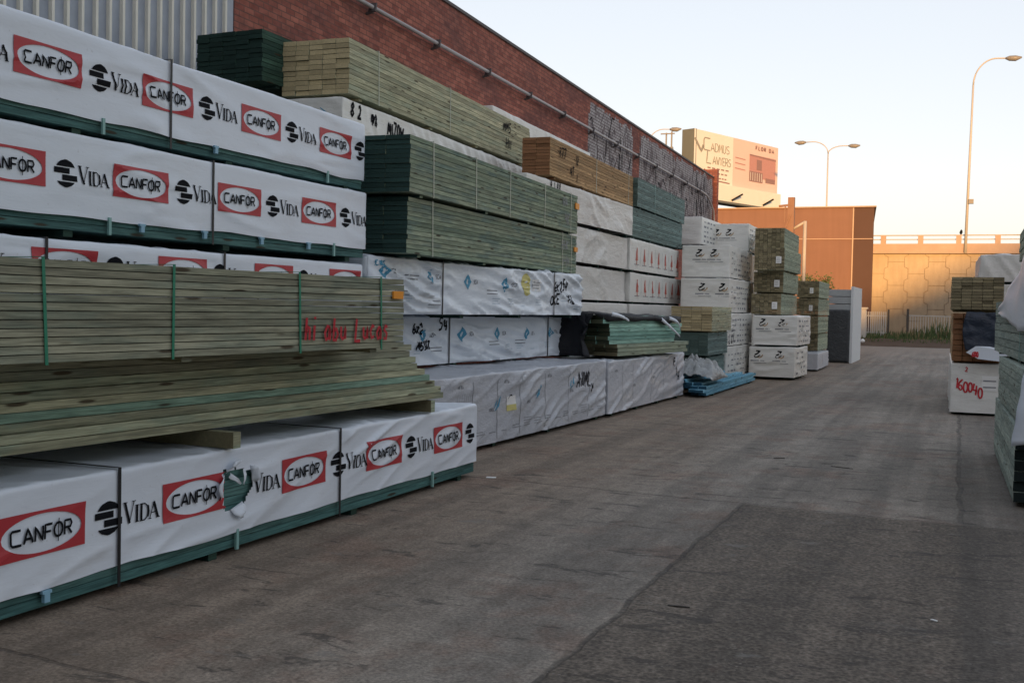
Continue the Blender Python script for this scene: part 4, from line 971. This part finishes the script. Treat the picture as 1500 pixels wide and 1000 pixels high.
lines(mb, 'FLOR DA', 7.2, 17.15, .34, .12, 1, .8, .5)
rect(mb, sp_+2., BL-.3, Zb+1.0, 16.6, 2, .01); rect(mb, sp_+2.9, BL-2.1, 15.2, 16.2, 1, .02); rect(mb, sp_+2., sp_+3.7, 14.0, 15.0, 1, .02)
ribbon(mb, fb, [(sp_+2, 16.55), (BL-.3, 16.45)], .12, 1, .03, .4); rect(mb, BL-1.6, BL-.35, 14.1, 14.55, 1, .03)
for k in range(6): ribbon(mb, fb, [(sp_+2.15+.28*k, 14.1), (sp_+2.15+.28*k, 14.9)], .05, 3, .03, .4)
for k in range(3): ribbon(mb, fb, [(sp_+.25, 16.0-.5*k), (sp_+1.5, 15.95-.5*k)], .10, 2, .02, .4)
mb.build('pink_poster', ['billpink', 'billbrown', 'billmauve', 'billcream'], o)
mb = MB(); mb.box(0.2, BL*KB+.1, -.35, .45, 11.75, Zb-.03); mb.build('apron', 'billcream', o)
mb = MB(); mb.box(-.1, BL*KB+.25, -.9, .5, 11.55, 11.747); mb.build('catwalk', 'billgrey', o)
for x in (5.9, 11.6):
    mb = MB(); mb.beam((x, -.4, 12.0), (x+.75, -1.1, 12.6), .22, .16); mb.build('floodlight', 'black', o)
for x in (3, 12):
    mb = MB(); mb.beam((x, .3, 0), (x, .3, 11.54), .5); mb.build('support_post', 'steel', o)
# side panel seen at the left of the posters
mb = MB(); mb.box(-1.4, -.03, .0, .35, 11.8, Zt+.02); 
ob = mb.build('side_panel', 'billgrey', o); ob.location = (0, 0, 0); ob.rotation_euler = (0, 0, -1.64)
mb = MB(); mb.beam((-25.0, 98, 0), (-25.0, 98, 17.7), .12); mb.beam((-24.5, 98, 0), (-24.5, 98, 17.8), .12); mb.beam((-25.5, 97.9, 17.6), (-24.2, 97.9, 17.6), .1)
mb.beam((-25.5, 97.9, 16.0), (-24.3, 97.9, 16.0), .2); mb.beam((-24.8, 97.8, 16.1), (-24.3, 97.8, 16.2), .4)
tag(mb.build('lattice_mast', 'lampgrey'), 'small twin pole mast with cross arms left of the billboard', 'mast')

# ------------------------------------------------------------------ fence, pillar, verge
M['palewhite'] = flat('white_painted_block', (.5, .47, .42), .7)
M['paling'] = flat('pale_steel_paling', (.50, .48, .44), .5)
M['darkpost'] = flat('dark_post', (.08, .07, .06), .7)
mb = MB(); mb.box(-4.85, -4.38, 60, 60.4, 0, 1.85); mb.box(-4.92, -4.31, 59.94, 60.46, 1.85, 1.93); tag(mb.build('gate_pillar', 'palewhite'), 'white block pillar at the left end of the fence', 'pillar')
o = thing('palisade_fence', 'pale steel palisade fence between the white pillar and a dark post', 'fence', (0, 62, 0))
mb = MB(); x = -4.5
while x < -3.5: mb.beam((x, 0, .25), (x, 0, 1.72), .05, .02); x += .11
mb.build('palings', 'paling', o)
mb = MB(); mb.beam((-4.5, .03, .6), (-3.45, .03, .6), .05); mb.beam((-4.5, .03, 1.5), (-3.45, .03, 1.5), .05); mb.build('rails', 'paling', o)
mb = MB(); mb.beam((-3.38, 0, 0), (-3.38, 0, 1.85), .1); mb.build('post', 'darkpost', o)
o = thing('mesh_fence', 'low fence with thin palings half lost in weeds, right of the gap', 'fence', (0, 62, 0))
mb = MB(); mb.beam((-2.4, 0, 0), (-2.4, 0, 1.9), .12); mb.build('post', 'darkpost', o)
mb = MB(); x = -2.27
while x < 6: mb.beam((x, 0, .25), (x, 0, 1.5), .03, .015); x += .13
mb.build('palings', 'paling', o)
mb = MB(); mb.beam((-2.37, .03, 1.55), (6, .03, 1.5), .05); mb.build('rail', 'paling', o)
M['weed'] = flat('weed_green', (.075, .11, .04), .9, .5, sc=3)
M['dryweed'] = flat('dry_weed', (.20, .16, .08), .9, .4, sc=3)
mb = MB(); rr = random.Random(21)
for k in range(5200):
    x = rr.uniform(-5.5, 9); y = rr.uniform(58.5, 63); d = max(0, 1-abs(x+.6)/2.6); 
    h = (.12+.35*rr.random()+(1.0*rr.random()**1.5)*d*(y > 60.5))*(.5+.5*(y-58.5)/4); a = rr.uniform(0, pi); w_ = .03+.03*rr.random()
    z0 = .32*max(0, min(1, (y-57.5)/3)); l = rr.uniform(-.25, .25)*h; m_ = 0 if rr.random() < .75 else 1
    mb.poly([(x-w_*cos(a), y-w_*sin(a), z0), (x+w_*cos(a), y+w_*sin(a), z0), (x+l, y+l*.5, z0+h)], m_)
o = mb.build('weeds', ['weed', 'dryweed']); o['kind'] = 'stuff'; o['label'] = 'weeds and grass growing along the fence'
def bush(label, c, rx, rz, n, seed, mats=('weed',)):
    rr = random.Random(seed); o = thing('bush', label, 'bush', c)
    mb = MB()
    for k in range(7):
        p = Vector((0, 0, 0)); q = Vector((rr.uniform(-.5, .5)*rx, rr.uniform(-.4, .4)*rx, rz*rr.uniform(.7, 1))); mb.tube([p, p.lerp(q, .5)+Vector((rr.uniform(-.1, .1), 0, 0)), q], [.05, .03, .012], 5)
    mb.build('trunk', 'darkpost', o)
    mb = MB()
    cl = [Vector((rr.uniform(-1, 1)*rx, rr.uniform(-1, 1)*rx, rz*rr.uniform(.45, 1))) for _ in range(14)]
    for k in range(n):
        c0 = rr.choice(cl); p = c0+Vector((rr.gauss(0, .16), rr.gauss(0, .16), rr.gauss(0, .14)))
        d = Vector((rr.uniform(-1, 1), rr.uniform(-1, 1), rr.uniform(-1, 1))).normalized()*.06; e = Vector((rr.uniform(-1, 1), rr.uniform(-1, 1), rr.uniform(-1, 1))).normalized()*.035
        mb.poly([tuple(p-d), tuple(p+e), tuple(p+d), tuple(p-e)])
    mb.build('crown', mats[0], o)
bush('thin leafy bush rising behind the far column, against the brown building', (-6.0, 50.5, 0), .62, 3.2, 1100, 3)
mb = MB(); rr = random.Random(2)
pr = [Vector((0, 0, 0))]; n = 10
P = [[(.16*cos(2*pi*a/n)*sin(pi*b/6)*(1+.25*nz(a, b, 1)), .16*sin(2*pi*a/n)*sin(pi*b/6), .15-.15*cos(pi*b/6)*(1+.2*nz(a, b, 3))) for b in range(7)] for a in range(n+1)]
mb.grid(P); o = mb.build('plastic_bag', 'label', None, True); o.location = (-4.35, 57.8, .12); o.scale = (.7, .7, .7); tag(o, 'small white plastic bag lying on the dirt verge below the white pillar', 'plastic bag')

# ------------------------------------------------------------------ unseen buildings put behind the viewer, shaped to throw the yard into shade
M['shed'] = flat('grey_shed_cladding', (.3, .3, .3), .7, .2, sc=.3)
mb = MB(); mb.box(-34, 8.2, -22, -10, 0, 14.2); mb.box(8.2, 19.5, -21.9, -10.1, 0, 9.2)
mb.build('shade_warehouse', 'shed'); tag(bpy.data.objects['shade_warehouse'], 'unseen tall grey warehouse put behind the viewer to shade the yard', 'warehouse')
mb = MB()
f = [(20, 0), (48, 0), (48, 22), (34, 17.0), (28.5, 14.6), (22, 11.6), (20, 10.6)]  # unseen roof line, shaped so its shadow climbs rightward on the overpass
i = len(mb.v); mb.v += [(a, -10, b) for a, b in f]+[(a, -21, b) for a, b in f]; n = len(f)
mb.f += [tuple(range(n)), tuple(range(2*n-1, n-1, -1))]+[(k, k+n, (k+1) % n+n, (k+1) % n) for k in range(n)]; mb.m += [0]*(n+2); mb.t += [0]*(n+2)
o = mb.build('shade_shed', 'shed'); tag(o, 'unseen grey shed put behind and right of the viewer, its roof sloped to shade the overpass', 'shed')

# ------------------------------------------------------------------ ground
t_ = NT('worn_concrete_yard'); sp = t_.n('ShaderNodeSeparateXYZ'); t_.l(t_.tc.outputs['Object'], sp.inputs[0]); X, Y = sp.outputs[0], sp.outputs[1]
wob = t_.noise(t_.mapv((1.5, 1.5, 1)), 1, 4, .6); Xw = t_.math('ADD', X, t_.math('MULTIPLY', t_.math('SUBTRACT', wob, .5), .12)); Yw = t_.math('ADD', Y, t_.math('MULTIPLY', t_.math('SUBTRACT', wob, .5), .14))
big = t_.noise(t_.mapv((.35, .16, 1)), 1.3, 5, .6); mid = t_.noise(t_.mapv((1.6, 2.2, 1)), 1.5, 7, .72); fine = t_.noise(t_.mapv((38, 38, 1)), 1.2, 4, .75); mott = t_.noise(t_.mapv((9, 5, 1)), 1.2, 5, .7, .5)
agg = t_.n('ShaderNodeTexVoronoi'); t_.l(t_.mapv((38, 38, 1)), agg.inputs['Vector']); agg.inputs['Scale'].default_value = 1
grey = t_.mix(t_.ramp(big, .35, .65), (.20, .184, .165), (.265, .246, .22))
dirt = (.235, .19, .15)
md = t_.ramp(t_.math('ADD', t_.math('MULTIPLY', X, -1), t_.math('MULTIPLY', big, 2.2)), 3.0, 4.8)      # dusty band beside the packs
c = t_.mix(t_.math('MULTIPLY', md, .8), grey, dirt)
rdn = t_.noise(t_.mapv((.7, .5, 1), loc=(3, 1, 0)), 1.4, 6, .7); red = t_.ramp(rdn, .5, .62); c = t_.mix(t_.math('MULTIPLY', red, .4), c, (.20, .125, .095))
# rough patched bay, right of the lengthwise joint and before the cross joint
px = t_.ramp(Xw, -1.64, -1.58); py = t_.ramp(t_.math('ADD', Yw, t_.math('MULTIPLY', X, .07)), 8.96, 9.02, 1, 0); bay = t_.math('MULTIPLY', px, py)
aggc = t_.mix(agg.outputs['Distance'], (.035, .03, .026), (.27, .235, .20)); rough_c = t_.mix(.55, t_.mix(big, (.078, .070, .061), (.128, .114, .098)), aggc)
rough_c = t_.mix(t_.ramp(mott, .55, .7, 0, .5), rough_c, (.11, .08, .065))
c = t_.mix(bay, c, rough_c)
c = t_.mix(1., c, (1.03, 1.0, .955), 'MULTIPLY')
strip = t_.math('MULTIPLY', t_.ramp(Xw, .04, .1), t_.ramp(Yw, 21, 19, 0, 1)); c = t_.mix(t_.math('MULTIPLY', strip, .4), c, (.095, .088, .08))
c = t_.mix(1., c, t_.mix(t_.ramp(mid, .3, .7), (.82, .81, .80), (1.17, 1.17, 1.17)), 'MULTIPLY')
c = t_.mix(1., c, t_.mix(t_.ramp(fine, .3, .72), (.66, .66, .66), (1.38, 1.38, 1.38)), 'MULTIPLY')
c = t_.mix(1., c, t_.mix(t_.ramp(mott, .3, .7), (.86, .85, .84), (1.13, 1.13, 1.13)), 'MULTIPLY')
trk = t_.noise(t_.mapv((2.4, .10, 1), loc=(1, 5, 0)), 1.3, 4, .6); c = t_.mix(1., c, t_.mix(t_.ramp(trk, .35, .65), (.80, .80, .80), (1.14, 1.13, 1.12)), 'MULTIPLY')
stn = t_.noise(t_.mapv((1.1, 3.4, 1)), 1.6, 5, .7, .6); c = t_.mix(t_.math('MULTIPLY', t_.ramp(stn, .58, .64), .6), c, (.04, .037, .034))
pal = t_.noise(t_.mapv((1.4, 2.6, 1), loc=(4, 7, 0)), 1.2, 6, .72); c = t_.mix(t_.math('MULTIPLY', t_.ramp(pal, .60, .68), .5), c, (.22, .21, .19))
def line(v, at, w, lo=None, hi=None): return t_.ramp(t_.math('ABSOLUTE', t_.math('SUBTRACT', v, at)), w*.4, w, 1, 0)
Yt = t_.math('ADD', Yw, t_.math('MULTIPLY', X, .07))
Ys = t_.math('SUBTRACT', Yw, t_.math('MULTIPLY', X, .2))
j = t_.math('MULTIPLY', line(Xw, -1.61, .022), t_.ramp(Y, 9.0, 9.3, 1, 0))
for q in (line(Yt, 9.02, .022), line(Ys, 19.35, .04), line(Ys, 29.5, .08), t_.math('MULTIPLY', line(Xw, .08, .03), t_.ramp(Y, 9.0, 9.1)), line(Ys, 40, .08), line(Yt, 3.4, .02)):
    j = t_.math('MAXIMUM', j, q)
c = t_.mix(t_.math('MULTIPLY', j, t_.ramp(mott, .35, .65, .05, .7)), c, (.035, .032, .03))
ff = t_.ramp(Y, 40, 56); c = t_.mix(t_.math('MULTIPLY', ff, .7), c, (.26, .22, .18))
crk = t_.noise(t_.mapv((1.3, 5.5, 1), loc=(9, 2, 0), rot=(0, 0, .15)), 2.2, 7, .75, .4); ck = t_.math('MULTIPLY', t_.ramp(crk, .655, .675), t_.ramp(mott, .5, .6))
c = t_.mix(t_.math('MULTIPLY', ck, .75), c, (.03, .027, .024))
pbl = t_.n('ShaderNodeTexVoronoi'); t_.l(t_.mapv((26, 26, 1)), pbl.inputs['Vector']); pbl.inputs['Scale'].default_value = 1
pb = t_.math('MULTIPLY', t_.ramp(pbl.outputs['Distance'], .16, .22, 1, 0), t_.ramp(mott, .5, .58)); c = t_.mix(t_.math('MULTIPLY', pb, .6), c, (.26, .23, .20))
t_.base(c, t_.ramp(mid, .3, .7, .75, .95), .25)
t_.bump(t_.math('ADD', t_.math('ADD', t_.math('MULTIPLY', fine, .5), mott), t_.math('MULTIPLY', j, -1.5)), .55, .012)
M['yard'] = t_.m
t_ = NT('bare_earth'); n1 = t_.noise(t_.mapv((.6, .9, 1)), 2, 7, .7)
t_.base(t_.mix(n1, (.06, .042, .03), (.15, .105, .075)), .95, .1); t_.bump(n1, .6, .05); M['earth'] = t_.m
mb = MB(); mb.quad((-2500, -2500, -.05), (2500, -2500, -.05), (2500, 2500, -.05), (-2500, 2500, -.05)); struct(mb.build('ground', 'earth'))
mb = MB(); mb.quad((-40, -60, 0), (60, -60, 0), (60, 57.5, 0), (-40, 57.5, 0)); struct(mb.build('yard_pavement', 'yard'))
P = [[(-12+.5*a, 56.8+.3*b, .004+.32*min(1, max(0, (b-1)/8))+.08*nz(a*.5, b*.6, 2)*min(1, b*.3)) for b in range(30)] for a in range(60)]
mb = MB(); mb.grid(P); struct(mb.build('dirt_verge', 'earth', None, True))
# small litter on the concrete
rr = random.Random(77)
def chip(x, y, L, w_, a, mat, label):
    mb = MB(); mb.box(-L/2, L/2, -w_/2, w_/2, .001, .006); mb.box(-L/4, L/3, -w_*.8, w_*.2, .003, .008)
    o = mb.build('debris_scrap', mat); o.location = (x, y, 0); o.rotation_euler = (0, 0, a); tag(o, label, 'debris', 'scraps lying on the yard')
chip(-1.34, 5.77, .12, .012, .1, 'darkpost', 'dark splinter beside the long joint in the foreground')
chip(-.06, 6.1, .035, .014, -.5, 'label', 'small white scrap of paper on the rough concrete at right')
chip(-1.75, 12.15, .12, .03, .4, 'darkpost', 'dark scrap in the lane left of the thin stick')
chip(-1.05, 11.75, .24, .012, -.35, 'darkpost', 'thin dark stick lying in the middle of the lane')
chip(-3.98, 9.35, .09, .06, .3, 'label', 'white film scrap on the ground at the far corner of the front pack')
